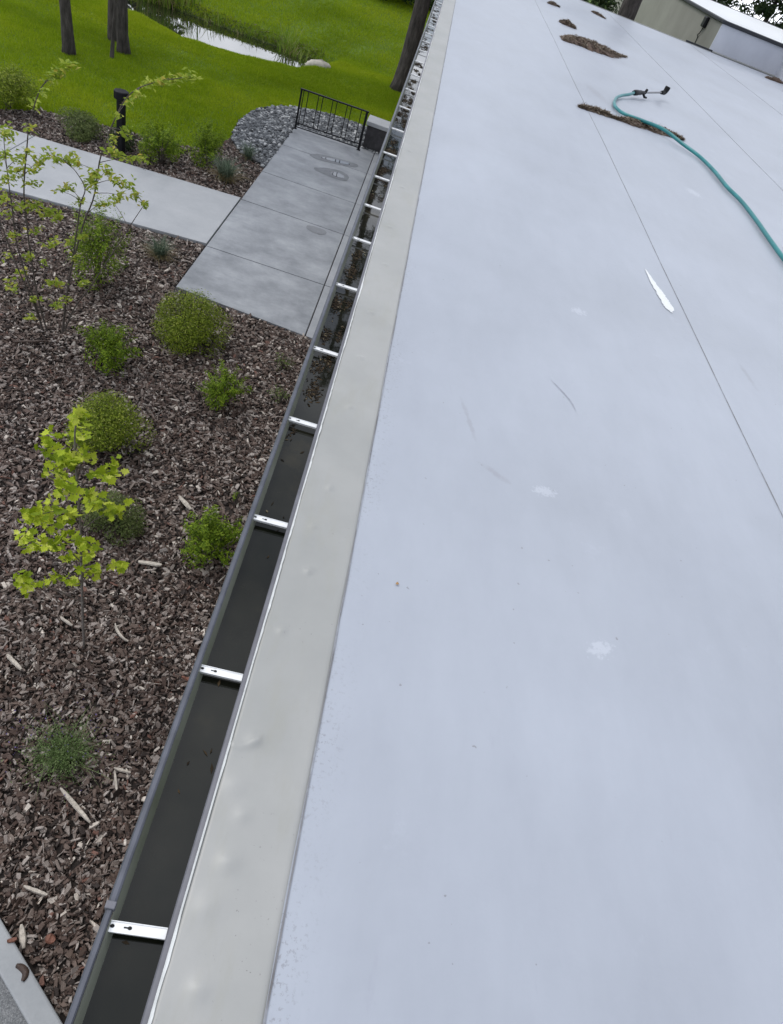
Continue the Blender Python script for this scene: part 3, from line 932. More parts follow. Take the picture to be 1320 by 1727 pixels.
# ------------------------------------------------------------------ mulch chips (too many to count)
def chips(poly, dens, smin, smax, seed, name, avoid=None):
    r = np.random.default_rng(seed)
    xs = [p[0] for p in poly]; ys = [p[1] for p in poly]
    n = int(dens * (max(xs) - min(xs)) * (max(ys) - min(ys)))
    x = r.uniform(min(xs), max(xs), n); y = r.uniform(min(ys), max(ys), n)
    k = inside(poly, x, y)
    if avoid is not None: k &= avoid(x, y)
    x, y = x[k], y[k]; n = len(x)
    L = 1.0 * smin + 1.2 * (smax - smin) * r.random(n) ** 1.9
    W = L * (.20 + .36 * r.random(n)); H = .004 + .008 * r.random(n)
    big = r.random(n) < .06; L[big] *= 1.6; W[big] *= .5
    a = r.random(n) * 2 * PI; ti = r.normal(0, .30, n); tj = r.normal(0, .35, n)
    loc = np.array([[-1, -.6], [-.55, -1], [.6, -.9], [1, -.3], [.75, .8], [-.7, 1]])
    V = np.zeros((n, 12, 3))
    jit = r.normal(0, .16, (n, 6, 2))
    for j in range(6):
        for k2, zz in ((0, 0), (6, 1)):
            s = 1 if zz == 0 else .82
            V[:, j + k2, 0] = (loc[j, 0] + jit[:, j, 0]) * L / 2 * s
            V[:, j + k2, 1] = (loc[j, 1] + jit[:, j, 1]) * W / 2 * s
            V[:, j + k2, 2] = zz * H + (r.normal(0, .002, n) if zz else 0)
    bend = r.normal(0, 2.2, n)
    V[:, :, 2] += bend[:, None] * V[:, :, 0] ** 2
    z0 = V[:, :, 2].copy()
    V[:, :, 2] = z0 + V[:, :, 0] * np.tan(ti)[:, None] + V[:, :, 1] * np.tan(tj)[:, None]
    ca, sa = np.cos(a)[:, None], np.sin(a)[:, None]
    X = V[:, :, 0] * ca - V[:, :, 1] * sa; Y = V[:, :, 0] * sa + V[:, :, 1] * ca
    V[:, :, 0] = X + x[:, None]; V[:, :, 1] = Y + y[:, None]
    V[:, :, 2] += (.010 + .024 * r.random(n))[:, None]
    V[:, :, 2] = np.maximum(V[:, :, 2], .009)
    off = (np.arange(n) * 12)[:, None]
    top = off + np.arange(6, 12)[None]
    sides = np.concatenate([off + np.array([[j, (j + 1) % 6, 6 + (j + 1) % 6, 6 + j]]) for j in range(6)])
    return tag(link(name, mesh_np(name, V.reshape(-1, 3), [top, sides]), M_chip), None, None, kind='stuff')


def off_kerb(x, y):
    return ((x - k0[0]) * kn[0] + (y - k0[1]) * kn[1]) > .015


near_bed = [(-2.6, .2), (-.12, .2), (-.12, 4.2), (-3.2, 4.2)]
far_bed = [(-3.2, 4.2), (-.12, 4.2), (-.12, 8.22), (-2.50, 8.43), (-2.52, 9.93), (-6.2, 9.53), (-5.2, 6.5)]
c1 = chips(near_bed, 3200, .022, .070, 11, 'bark_mulch', off_kerb)
tag(c1, 'dark brown bark mulch of the near planting bed', 'mulch')
c2 = chips(far_bed, 2000, .028, .078, 12, 'bark_mulch')
tag(c2, 'grey-brown bark mulch of the bed around the shrubs below the walkway', 'mulch')
c3 = chips(upper_bed, 1300, .03, .08, 13, 'bark_mulch')
tag(c3, 'strip of bark mulch between the pale path and the lawn', 'mulch')


# a few pieces of wood that stand out from the mulch
def splinter(name, x, y, L, W, ang, mat, label, bendy=0.0, z=.052, H=.014):
    r = np.random.default_rng(int(abs(x * 1000 + y * 77)))
    n = 7
    V, q = [], []
    for i in range(n):
        t = i / (n - 1) * 2 - 1
        w = W / 2 * (1 - .55 * abs(t) ** 3) * (.85 + .3 * r.random())
        cy = bendy * t * t
        zz = .004 * r.random()
        V += [(t * L / 2, cy - w, zz), (t * L / 2, cy - w * .7, zz + H), (t * L / 2, cy + w * .7, zz + H * (.7 + .4 * r.random())), (t * L / 2, cy + w, zz)]
    for i in range(n - 1):
        for j in range(3):
            q.append((i * 4 + j, i * 4 + 4 + j, i * 4 + 5 + j, i * 4 + 1 + j))
    o = MB().add(V, np.array(q)[:, ::-1], [(0, 1, 2, 3)], [(n * 4 - 1, n * 4 - 2, n * 4 - 3, n * 4 - 4)]).build(name, mat)
    o.location = (x, y, z); o.rotation_euler = (0, 0, ang)
    return tag(o, label, 'wood piece', 'loose wood pieces on the mulch')


def gpt(px, py, z=.05):
    d = ROT @ np.array([px - 660, py - 863.5, FPX]); t = (z - 5) / d[2]
    return CAM + d * t


for (p0, p1, W, mat, label, be) in (
        ((102, 1330), (152, 1388), .030, M_pale, 'long pale grey stick below the feathery purple-flowered plant', 0),
        ((40, 1495), (80, 1510), .026, M_pale, 'short pale splinter near the left edge above the kerb', 0),
        ((192, 1296), (220, 1304), .022, M_pale, 'pale splinter lying level, right of the feathery plant', 0),
        ((193, 1300), (197, 1338), .018, M_pale, 'thin grey splinter standing away from the level pale one', 0),
        ((302, 838), (322, 860), .045, M_pale, 'thick whitish splinter above the shrub beside the gutter', 0),
        ((233, 948), (272, 954), .045, M_pale, 'broad pale wood piece left of the shrub beside the gutter', 0),
        ((190, 1055), (212, 1085), .022, M_pale, 'curved whitish sliver right of the maple sapling stem', .02),
        ((102, 1042), (122, 1056), .026, M_pale, 'pale splinter left of the maple sapling stem', 0),
        ((12, 1105), (36, 1130), .035, M_pale, 'pale splinter close to the left picture edge below the maple', 0),
        ((36, 1560), (40, 1600), .035, M_pale, 'bright white wood chip touching the concrete kerb', 0),
        ((22, 578), (80, 576), .030, M_bark2, 'dark fallen stick at the foot of the multi-stemmed shrub', 0),
        ((306, 1142), (328, 1150), .030, M_redbark, 'reddish bark piece near the dark gutter lip', 0),
        ((78, 1580), (92, 1588), .05, M_redbark, 'rust-coloured bark piece in the corner by the kerb', 0)):
    a, b = gpt(*p0), gpt(*p1)
    c = (a + b) / 2; dd = b - a
    splinter('wood_splinter', c[0], c[1], max(.04, float(np.linalg.norm(dd[:2]))), W, math.atan2(dd[1], dd[0]), mat, label, be)
# curled bark piece on the kerb
a = gpt(38, 1638, .11)
V, q = [], []
pth = spline([(-.075, .035), (-.03, .03), (.02, .005), (.035, -.03), (.03, -.07)], 14)
T = np.gradient(pth, axis=0); T /= np.linalg.norm(T, axis=1)[:, None]
for i in range(14):
    w = .030 * math.sin((i + 1.5) / 16 * PI) ** .5
    nn = np.array([-T[i, 1], T[i, 0]])
    for u, h in ((-1, 0), (-.7, .010), (0, .016), (.7, .010), (1, 0)):
        V.append((*(pth[i] + nn * w * u), h))
for i in range(13):
    for j in range(4): q.append((i * 5 + j, i * 5 + 5 + j, i * 5 + 6 + j, i * 5 + 1 + j))
o = MB().add(V, np.array(q)[:, ::-1]).build('bark_piece', M_bark2, smooth=True)
o.location = (a[0], a[1], .101); o.scale = (.62, .62, 1)
tag(o, 'bent dark brown bark piece lying on the concrete kerb', 'wood piece')
a = gpt(20, 1585, .11)
o = splinter('bark_piece', a[0], a[1], .05, .028, .4, M_redbark, 'small reddish bark piece on the top edge of the kerb', 0, .101)

# ------------------------------------------------------------------ river stones
def stones(poly, n, seed):
    r = np.random.default_rng(seed)
    xs = [p[0] for p in poly]; ys = [p[1] for p in poly]
    x = r.uniform(min(xs), max(xs), n * 2); y = r.uniform(min(ys), max(ys), n * 2)
    k = inside(poly, x, y); x, y = x[k][:n], y[k][:n]; n = len(x)
    ph = (1 + 5 ** .5) / 2
    ico = np.array([(-1, ph, 0), (1, ph, 0), (-1, -ph, 0), (1, -ph, 0), (0, -1, ph), (0, 1, ph), (0, -1, -ph), (0, 1, -ph), (ph, 0, -1), (ph, 0, 1), (-ph, 0, -1), (-ph, 0, 1)])
    ico /= np.linalg.norm(ico[0])
    F = np.array([(0, 11, 5), (0, 5, 1), (0, 1, 7), (0, 7, 10), (0, 10, 11), (1, 5, 9), (5, 11, 4), (11, 10, 2), (10, 7, 6), (7, 1, 8), (3, 9, 4), (3, 4, 2), (3, 2, 6), (3, 6, 8), (3, 8, 9), (4, 9, 5), (2, 4, 11), (6, 2, 10), (8, 6, 7), (9, 8, 1)])
    s = .022 + .036 * r.random(n) ** 2
    V = ico[None] * (1 + r.normal(0, .14, (n, 12, 1)))
    V = V * np.stack([s, s * r.uniform(.6, .95, n), s * r.uniform(.4, .75, n)], 1)[:, None]
    a = r.random(n) * 2 * PI; ca, sa = np.cos(a)[:, None], np.sin(a)[:, None]
    X = V[:, :, 0] * ca - V[:, :, 1] * sa; Y = V[:, :, 0] * sa + V[:, :, 1] * ca
    V = np.stack([X + x[:, None], Y + y[:, None], V[:, :, 2] + (.03 + .03 * r.random(n))[:, None]], 2)
    off = (np.arange(n) * 12)[:, None, None]
    return link('river_stones', mesh_np('river_stones', V.reshape(-1, 3), [(off + F[None]).reshape(-1, 3)]), M_stone)


tag(stones([(p[0] + (.03 if p[0] < -2.6 else 0), p[1]) for p in gravel_poly], 8500, 21), 'bed of grey and white river stones curving round the end of the walkway', 'stones', kind='stuff')

# ------------------------------------------------------------------ lawn blades
def blades(n, x0, x1, y0, y1, h, w, seed, keep):
    r = np.random.default_rng(seed)
    x = r.uniform(x0, x1, n); y = r.uniform(y0, y1, n)
    k = keep(x, y); x, y = x[k], y[k]
    z = hz(x, y)
    k = z > -.44; x, y, z = x[k], y[k], z[k]; n = len(x)
    a = r.random(n) * 2 * PI
    q = np.zeros(n)
    for f_, a_ in ((1.7, 1.), (3.9, .9), (8.5, .8)):
        for _ in range(3):
            t_ = r.random() * 6.28
            q += a_ * np.sin((x * math.cos(t_) + y * math.sin(t_)) * f_ + r.random() * 6.28)
    hh = h * r.uniform(.6, 1.3, n) * np.clip(1 + .09 * q, .5, 1.5)
    lean = r.normal(0, .45, (n, 2)) * hh[:, None]
    wx, wy = np.cos(a) * w / 2, np.sin(a) * w / 2
    V = np.stack([np.stack([x - wx, y - wy, z - .005], 1), np.stack([x + wx, y + wy, z - .005], 1),
                  np.stack([x + lean[:, 0], y + lean[:, 1], z + hh], 1)], 1)
    return V.reshape(-1, 3), n


lawn_poly = lawn_edge + [(.1, 40), (-16, 40), (-16, 11.8)]
allV, nn_ = [], 0
for (n, x0, x1, y0, y1, h, w, sd_) in ((330000, -11.5, 0, 12, 19.5, .050, .013, 31), (280000, -12, .1, 19.5, 25, .055, .016, 32), (260000, -14, .1, 25, 38, .07, .018, 33)):
    v, k = blades(n, x0, x1, y0, y1, h, w, sd_, lambda x, y: inside(lawn_poly, x, y))
    allV.append(v); nn_ += k
tag(link('lawn_grass', mesh_np('lawn_grass', np.concatenate(allV), [np.arange(3 * nn_).reshape(-1, 3)]), M_blade), 'short mown green lawn around the pond', 'grass', kind='stuff')


# ------------------------------------------------------------------ plants
def leaves(P, Nrm, size, asp, r, fold=.25):
    """pointed leaves: centre fold, six corners"""
    n = len(P)
    Nrm = Nrm / (np.linalg.norm(Nrm, axis=1)[:, None] + 1e-9)
    A = np.cross(Nrm, r.normal(0, 1, (n, 3))); A /= np.linalg.norm(A, axis=1)[:, None] + 1e-9
    B = np.cross(Nrm, A)
    L = (size * r.uniform(.65, 1.3, n))[:, None]; W = L * asp
    V = np.stack([P - A * L / 2, P - A * L * .05 + B * W / 2 + Nrm * L * fold * .4, P + A * L / 2, P - A * L * .05 - B * W / 2 + Nrm * L * fold * .4], 1)
    F = np.arange(4 * n).reshape(n, 4)
    return V.reshape(-1, 3), F


def shrub(name, label, x, y, rx, rz, n, size, mat, asp=.45, seed=0, lumps=14, spiky=0.0, group=None, z0=.02, ry=None):
    r = np.random.default_rng(seed)
    root = thing(name, label, 'shrub', (x, y, z0), group=group)
    ry = ry or rx
    # uneven crown: lumps on an ellipsoid, leaves in shells around each
    u = r.normal(0, 1, (lumps, 3)); u /= np.linalg.norm(u, axis=1)[:, None]; u[:, 2] = np.abs(u[:, 2]) * 1.1 - .15
    C = u * .58
    rad = r.uniform(.30, .52, lumps)
    k = r.integers(0, lumps, n)
    d = r.normal(0, 1, (n, 3)); d /= np.linalg.norm(d, axis=1)[:, None]
    p = C[k] + d * (rad[k] * r.uniform(.35, 1.05, n) ** .5)[:, None]
    if spiky:
        sel = r.random(n) < spiky
        ns = 24
        sd_ = r.normal(0, 1, (ns, 3)); sd_[:, 2] = np.abs(sd_[:, 2]) + .4; sd_ /= np.linalg.norm(sd_, axis=1)[:, None]
        kk = r.integers(0, ns, n)
        q = sd_[kk] * r.uniform(.35, 1.25, n)[:, None] + r.normal(0, .05, (n, 3))
        p = np.where(sel[:, None], q, p)
    P = np.stack([p[:, 0] * rx, p[:, 1] * ry, np.maximum(.02, (p[:, 2] + .42) / 1.42 * rz)], 1)
    Nn = p + [0, 0, .5] + r.normal(0, .45, (n, 3))
    V, F = leaves(P, Nn, size, asp, r)
    link('foliage', mesh_np('foliage', V, [F]), mat, root)
    st = MB()
    for i in range(9):
        a = r.random() * 2 * PI; e = r.uniform(.3, .75)
        st.tube([(0.02 * math.cos(a), .02 * math.sin(a), -.02), (rx * e * .4 * math.cos(a), ry * e * .4 * math.sin(a), rz * .35),
                 (rx * e * math.cos(a), ry * e * math.sin(a), rz * .75)], [.008, .006, .003], 5)
    st.build('stems', M_twig, root)
    return root


shrub('round_shrub', 'dense rounded green shrub at the corner of the grey walkway', -1.92, 7.35, .50, .72, 15000, .024, L_box, seed=1, lumps=22)
shrub('round_shrub', 'broad rounded green shrub directly behind the maple sapling top', -2.06, 5.10, .44, .62, 13000, .023, L_box, seed=2, lumps=20)
shrub('round_shrub', 'smaller dull green shrub hidden behind the maple sapling lower leaves', -1.62, 4.12, .30, .42, 6000, .022, L_grey, seed=3)
shrub('low_shrub', 'bright green low shrub in front of the multi-stemmed shrub', -2.62, 6.45, .34, .42, 4600, .030, L_fresh, seed=4, spiky=.55)
shrub('low_shrub', 'small upright green shrub left of the gutter below the walkway corner', -1.22, 6.32, .26, .46, 3200, .028, L_fresh, seed=5, spiky=.6)
shrub('low_shrub', 'leafy green shrub close beside the gutter level with the maple', -.70, 4.05, .27, .50, 5200, .030, L_fresh, seed=6, spiky=.45)
shrub('seedling', 'tiny sprig of green leaves standing on a bare stem near the gutter', -.66, 4.80, .055, .22, 60, .03, L_fresh, seed=7, lumps=4)
shrub('seedling', 'faint thin seedling just below the walkway slab edge', -.74, 7.35, .13, .22, 200, .028, L_grey, seed=8, lumps=6, spiky=.6)
shrub('seedling', 'small thin seedling nearest the gutter, midway down the bed', -.62, 6.65, .13, .22, 220, .028, L_grey, seed=9, lumps=6, spiky=.6)
shrub('low_shrub', 'hazy green shrub behind the stems of the multi-stemmed shrub', -3.36, 8.05, .40, .95, 6000, .030, L_fresh, seed=10, spiky=.4)
shrub('low_shrub', 'dark green upright shrub right of the black bollard', -4.05, 12.45, .42, .62, 5200, .038, L_fresh, seed=11, spiky=.5)
shrub('low_shrub', 'green shrub at the left end of the river stone bed', -3.42, 13.0, .32, .66, 4000, .038, L_fresh, seed=12, spiky=.6)
shrub('low_shrub', 'dull olive low shrub between the path and the lawn, left of the bollard', -5.50, 12.42, .46, .46, 5200, .034, L_grey, seed=13)
shrub('low_shrub', 'dark olive shrub at the left picture edge between path and lawn', -6.75, 12.6, .62, .72, 7000, .038, L_box, seed=14)
shrub('low_shrub', 'small dark shrub around the foot of the bollard', -4.78, 12.5, .26, .36, 1200, .04, L_shrubdark, seed=15, spiky=.3)


def tuft(name, label, x, y, r0, h, n, mat, seed, straw=0, group=None, z0=.02, w=.006, spread=1.0):
    r = np.random.default_rng(seed)
    root = thing(name, label, 'grass tuft', (x, y, z0), group=group)

    def fan(n, h, lean):
        V, F = [], []
        for i in range(n):
            a = r.random() * 2 * PI; l = abs(r.normal(lean, .25)) * spread; hh = h * r.uniform(.55, 1.1)
            bx, by = r.normal(0, r0 * .18, 2)
            s = np.array([-math.sin(a), math.cos(a), 0]) * w / 2
            d0 = np.array([math.cos(a), math.sin(a), 0])
            k = len(V)
            for t, ww in ((0, 1), (.4, .9), (.75, .6)):
                c = np.array([bx, by, 0]) + d0 * (l * hh * t * t * 1.1 + .1 * l * hh * t) + np.array([0, 0, hh * (t - .28 * l * t * t)])
                V += [c - s * ww, c + s * ww]
            V.append(np.array([bx, by, 0]) + d0 * l * hh * 1.2 + np.array([0, 0, hh * (1 - .38 * l)]))
            F += [(k, k + 1, k + 3, k + 2), (k + 2, k + 3, k + 5, k + 4), (k + 4, k + 5, k + 6, k + 6)]
        return np.array(V), np.array(F)
    V, F = fan(n, h, .5)
    f4 = F[F[:, 2] != F[:, 3]]; f3 = F[F[:, 2] == F[:, 3]][:, :3]
    link('blades', mesh_np('blades', V, [f4, f3]), mat, root)['kind'] = 'stuff'
    if straw:
        V, F = fan(straw, h * .62, 1.25)
        f4 = F[F[:, 2] != F[:, 3]]; f3 = F[F[:, 2] == F[:, 3]][:, :3]
        link('dry_blades', mesh_np('dry_blades', V, [f4, f3]), L_straw, root)['kind'] = 'stuff'
    return root


tuft('grass_tuft', 'blue-green grass tuft with straw skirt between the path edge and the walkway shrub', -2.93, 9.15, .2, .36, 260, L_fescue, 41, 160)
tuft('grass_tuft', 'blue-green grass tuft with straw skirt in the bed above the path corner', -2.93, 12.6, .25, .46, 320, L_fescue, 42, 200, w=.009)
tuft('grass_tuft', 'small dark blue grass tuft at the edge of the river stones', -2.86, 13.95, .18, .34, 200, L_fescue, 43, 30, w=.008)
lav = tuft('feathery_plant', 'feathery grey-green plant with purple flower wisps, lowest plant in the near bed', -1.14, 1.98, .35, .24, 170, L_cat, 44, 0, spread=1.3, w=.004)
lav['category'] = 'plant'
r = np.random.default_rng(45)
P = np.column_stack([r.normal(0, .16, 150), r.normal(.02, .13, 150), r.uniform(.10, .27, 150)])
P[:60, 0] -= .2; P[60:, 1] += .08; P[60:100, 0] += .1
V, F = leaves(P, r.normal(0, 1, (150, 3)), .014, .6, r)
link('flowers', mesh_np('flowers', V, [F]), L_purple, lav)['kind'] = 'stuff'
V, F = leaves(np.column_stack([r.normal(0, .105, 2600), r.normal(0, .085, 2600), r.uniform(.03, .2, 2600)]), r.normal(0, 1, (2600, 3)), .017, .4, r)
link('foliage', mesh_np('foliage', V, [F]), L_cat, lav)

# reeds on the pond's edge
for i, (x, y, n, h, label) in enumerate(((-4.35, 25.2, 60, 1.15, 'tall reed clump at the right end of the pond'),
                                         (-3.95, 25.1, 45, .55, 'short reeds just left of the pale rock at the pond'),
                                         (-6.7, 25.5, 26, .55, 'thin drooping sedge over the middle of the bright water'),
                                         (-5.7, 25.5, 18, .5, 'sparse sedge left of the tall reed clump'),
                                         (-8.3, 25.55, 90, .9, 'thick reed clump where the bright water begins'),
                                         (-8.9, 25.5, 120, 1.0, 'reeds at the far left end of the pond'),
                                         (-7.7, 25.9, 40, .7, 'reeds standing behind the bright water near its left end'))):
    tuft('reed_clump', label, x, y, 1.0, h, n, L_reed, 60 + i, int(n * .3), 'reeds round the pond', z0=float(hz(x, y)) - .02, w=.022, spread=.7)
# ragged plants along the far shore
r = np.random.default_rng(70)
xs_ = r.uniform(-10.5, -3.3, 1000); ys_ = r.uniform(25.4, 25.9, 1000)
P = np.column_stack([xs_, ys_, hz(xs_, ys_) + r.uniform(0, .10, 1000)])
V, F = leaves(P, r.normal(0, 1, (1000, 3)) + [0, 0, .6], .11, .3, r)
tag(link('shore_weeds', mesh_np('shore_weeds', V, [F]), leaf_mat('shore_weed', [(0, (.06, .075, .02)), (.6, (.13, .16, .03)), (1, (.28, .28, .12))])),
    'ragged low weeds fringing the far shore of the pond', 'weeds', kind='stuff')

# pale rock at the pond
def rock(label, x, y, z, sx, sy, sz, ang, seed):
    r = np.random.default_rng(seed)
    th = np.linspace(0, 2 * PI, 18, endpoint=False); V, q = [], []
    lv = np.linspace(-.3, 1, 8)
    ph = r.random(6) * 6
    for i, u in enumerate(lv):
        c = math.sqrt(max(0.0, 1 - max(u, 0) ** 2)) if u < 1 else .02
        for t in th:
            k = c * (1 + .10 * math.sin(2 * t + ph[0]) + .08 * math.sin(3 * t + ph[1] + u * 2) + .05 * r.normal())
            V.append((sx * k * math.cos(t) + sx * .25 * u, sy * k * math.sin(t), sz * u * (1 + .05 * r.normal())))
    for i in range(7):
        for j in range(18): q.append((i * 18 + j, i * 18 + (j + 1) % 18, (i + 1) * 18 + (j + 1) % 18, (i + 1) * 18 + j))
    o = MB().add(V, q, [tuple(range(7 * 18, 8 * 18))]).build('boulder', M_rock, smooth=True)
    o.location = (x, y, z); o.rotation_euler = (0, 0, ang)
    return tag(o, label, 'rock')


rock('pale beige rock at the right tip of the pond', -2.98, 22.6, .03, .36, .17, .20, .5, 1)


# maple sapling -----------------------------------------------------------------
MY = 2.85
mp_ = thing('maple_sapling', 'young maple sapling with lime yellow leaves on a thin bare stem', 'sapling', (-1.345, MY, .03))
mo = np.array([-1.345, MY, .03])
stem = [sight(*p, MY) for p in ((142, 1095), (139, 1030), (137, 960), (135, 890), (131, 830), (127, 780), (126, 730), (131, 700))]
stem[0][2] = .0
sp = spline(stem, 30) - mo
MB().tube(sp, np.linspace(.010, .004, 30), 7).build('stem', M_greystem, mp_, smooth=True)
half = [(0, 0), (.10, -.10), (.34, -.16), (.30, .06), (.58, .10), (.52, .24), (.72, .46), (.45, .42), (.36, .50), (.30, .68), (.14, .62), (0, 1.0)]
outl = np.array(half + [(-x, y) for x, y in half[-2:0:-1]]) * [1, 1] - [0, .0]
r = np.random.default_rng(5)
ntri = len(outl)
clusters = [((133, 703), 12, 9, 9), ((130, 733), 15, 13, 12), ((82, 748), 14, 12, 10), ((98, 770), 16, 14, 14), ((116, 778), 14, 12, 10), ((143, 768), 11, 11, 9),
            ((98, 800), 16, 10, 11), ((165, 797), 9, 7, 5), ((190, 793), 14, 11, 10), ((182, 808), 8, 6, 4), ((114, 824), 15, 12, 9), ((150, 832), 14, 9, 7),
            ((85, 858), 20, 12, 12), ((112, 872), 16, 12, 10), ((160, 852), 16, 8, 8), ((192, 862), 16, 9, 10), ((55, 870), 16, 11, 9), ((75, 880), 16, 10, 8),
            ((44, 908), 14, 12, 10), ((66, 918), 18, 12, 12), ((92, 918), 14, 12, 11), ((116, 905), 14, 9, 8), ((117, 940), 11, 8, 6), ((136, 918), 8, 7, 4),
            ((156, 922), 10, 9, 6), ((147, 943), 11, 8, 6), ((160, 965), 11, 11, 8), ((200, 957), 12, 8, 6), ((52, 985), 22, 10, 12), ((38, 975), 10, 8, 5),
            ((96, 975), 11, 8, 6), ((122, 981), 9, 5, 4), ((132, 955), 8, 8, 3)]
br = MB()
LV, LF, nv = [], [], 0
for (c, sx, sy, n) in clusters:
    dy = r.normal(0, .16)
    cp = sight(*c, MY + dy) - mo
    # twig from the stem, attached lower than the cluster
    j = int(np.argmin(np.abs(sp[:, 2] - (cp[2] - .10))))
    mid = (sp[j] + cp) / 2 + [0, 0, .03]
    br.tube(spline([sp[j], mid, cp], 6), np.linspace(.0045, .0018, 6), 5)
    for i in range(int(n * 2.6)):
        p = sight(c[0] + r.normal(0, sx * .70), c[1] + r.normal(0, sy * .70), MY + dy + r.normal(0, .05)) - mo
        s = r.uniform(.032, .054)
        az = r.random() * 2 * PI
        droop = r.uniform(.2, 1.3)
        # leaf frame: tip points outward and down
        f = np.array([math.cos(az) * math.cos(droop), math.sin(az) * math.cos(droop), -math.sin(droop)])
        side = np.array([-math.sin(az), math.cos(az), 0]) ; side = side + r.normal(0, .25, 3); side -= f * (side @ f); side /= np.linalg.norm(side)
        nr = np.cross(side, f)
        V = p + (outl[:, :1] * side + (outl[:, 1:] - .35) * f) * s * 1.0 + nr * (-.35 * (outl[:, :1] ** 2)) * s
        ctr = p + f * s * -.1
        V = np.vstack([V, ctr + nr * .04 * s])
        LV.append(V)
        LF.append([(nv + a, nv + (a + 1) % ntri, nv + ntri) for a in range(ntri)])
        nv += ntri + 1
br.build('twigs', M_twig, mp_)['kind'] = 'stuff'
link('leaves', mesh_np('leaves', np.concatenate(LV), [np.concatenate(LF)]), L_maple, mp_)

# multi-stemmed shrub -------------------------------------------------------------
SY = 6.68
sv = thing('multi_stem_shrub', 'tall airy multi-stemmed shrub with small lime leaves at the left edge', 'shrub', (-3.31, SY, .02))
so = np.array([-3.31, SY, .02])
stems = [((75, 572), (55, 508), (33, 460), (4, 385), (-14, 330), (-30, 270)),
         ((80, 560), (66, 512), (53, 442), (46, 387), (40, 323), (45, 250), (50, 207), (67, 152), (87, 131), (113, 112)),
         ((104, 560), (114, 486), (123, 442), (141, 376), (158, 332), (169, 266), (189, 211), (213, 165), (247, 143), (300, 132), (328, 129)),
         ((106, 558), (113, 490), (122, 440), (130, 385), (136, 343), (143, 318), (128, 290), (108, 270)),
         ((108, 556), (125, 520), (152, 484), (187, 431), (204, 405), (225, 372), (243, 345)),
         ((72, 566), (62, 520), (30, 420), (20, 350), (12, 290), (6, 235))]
yoff = [-.15, .0, .12, .2, .3, -.05]
st = MB(); tips = []
allstem = []
for s, dyy in zip(stems, yoff):
    n = len(s)
    w = np.array([sight(p[0], p[1], SY + dyy * i / (n - 1)) for i, p in enumerate(s)])
    w[0, 2] = max(0.0, w[0, 2] - .02)
    sp_ = spline(w, 40) - so
    allstem.append(sp_)
    st.tube(sp_, np.linspace(.010, .003, 40), 6)
allp = np.concatenate(allstem)
lc = [(112, 112, 14, 9, 26), (97, 124, 14, 9, 22), (82, 135, 10, 10, 12), (72, 155, 9, 10, 8), (58, 180, 9, 10, 7), (50, 215, 9, 10, 8),
      (320, 129, 14, 8, 22), (295, 134, 16, 8, 28), (270, 138, 15, 8, 26), (247, 143, 12, 8, 18), (232, 158, 10, 8, 10), (214, 172, 8, 9, 8), (200, 195, 8, 8, 7),
      (8, 225, 16, 14, 30), (6, 262, 16, 14, 30), (10, 300, 18, 14, 28), (4, 335, 12, 12, 14), (30, 270, 10, 8, 12), (45, 257, 10, 8, 18), (33, 290, 12, 10, 20), (67, 272, 10, 8, 16), (55, 285, 10, 9, 12),
      (52, 310, 14, 6, 14), (82, 258, 10, 8, 16), (95, 268, 10, 8, 12), (112, 272, 10, 6, 12), (128, 275, 10, 8, 16), (125, 262, 10, 6, 10), (115, 315, 12, 7, 14), (100, 322, 10, 5, 8),
      (158, 300, 12, 14, 34), (150, 312, 10, 10, 20), (180, 288, 12, 10, 20), (200, 262, 13, 9, 20), (213, 225, 10, 10, 16), (190, 235, 10, 8, 12), (185, 255, 10, 8, 14), (222, 268, 12, 6, 16), (240, 268, 8, 6, 8),
      (195, 305, 12, 10, 20), (215, 312, 10, 9, 16), (228, 330, 10, 7, 14), (243, 345, 7, 7, 14), (190, 340, 12, 8, 18), (170, 345, 10, 6, 12), (205, 330, 10, 8, 14), (135, 340, 10, 6, 10),
      (60, 345, 14, 10, 24), (80, 358, 14, 9, 30), (96, 366, 10, 8, 24), (35, 350, 12, 8, 14), (15, 360, 12, 8, 10), (60, 388, 10, 6, 10), (22, 398, 10, 8, 12), (88, 412, 14, 8, 22), (118, 408, 8, 7, 8),
      (50, 432, 9, 9, 14), (38, 458, 10, 9, 16), (14, 430, 9, 9, 8), (18, 475, 12, 10, 12), (75, 445, 7, 5, 5), (90, 478, 14, 7, 22), (97, 512, 9, 7, 16), (60, 503, 10, 6, 12), (52, 535, 8, 6, 7), (140, 477, 8, 6, 10),
      (125, 435, 8, 6, 10), (20, 490, 10, 7, 8), (140, 400, 8, 8, 8), (110, 505, 8, 5, 6)]
r = np.random.default_rng(9)
P = []
for (cx, cy, sx, sy, n) in lc:
    dy = r.normal(0.05, .16)
    cp = sight(cx, cy, SY + dy) - so
    j = np.argmin(np.linalg.norm((allp - cp) * [1, 1, 1], axis=1) + np.where(allp[:, 2] > cp[2] - .02, .12, 0))
    if np.linalg.norm(allp[j] - cp) > .03:
        st.tube(spline([allp[j], (allp[j] + cp) / 2 + [0, 0, .015], cp], 5), np.linspace(.0040, .0016, 5), 5)
    n = int(n * 2.0)
    for i in range(n):
        P.append(sight(cx + r.normal(0, sx * .55), cy + r.normal(0, sy * .55), SY + dy + r.normal(0, .05)) - so)
P = np.array(P)
V, F = leaves(P, np.column_stack([r.normal(0, .5, (len(P), 2)), np.ones(len(P))]), .060, .5, r)
st.build('stems', M_twig, sv)
link('leaves', mesh_np('leaves', V, [F]), L_serv, sv)


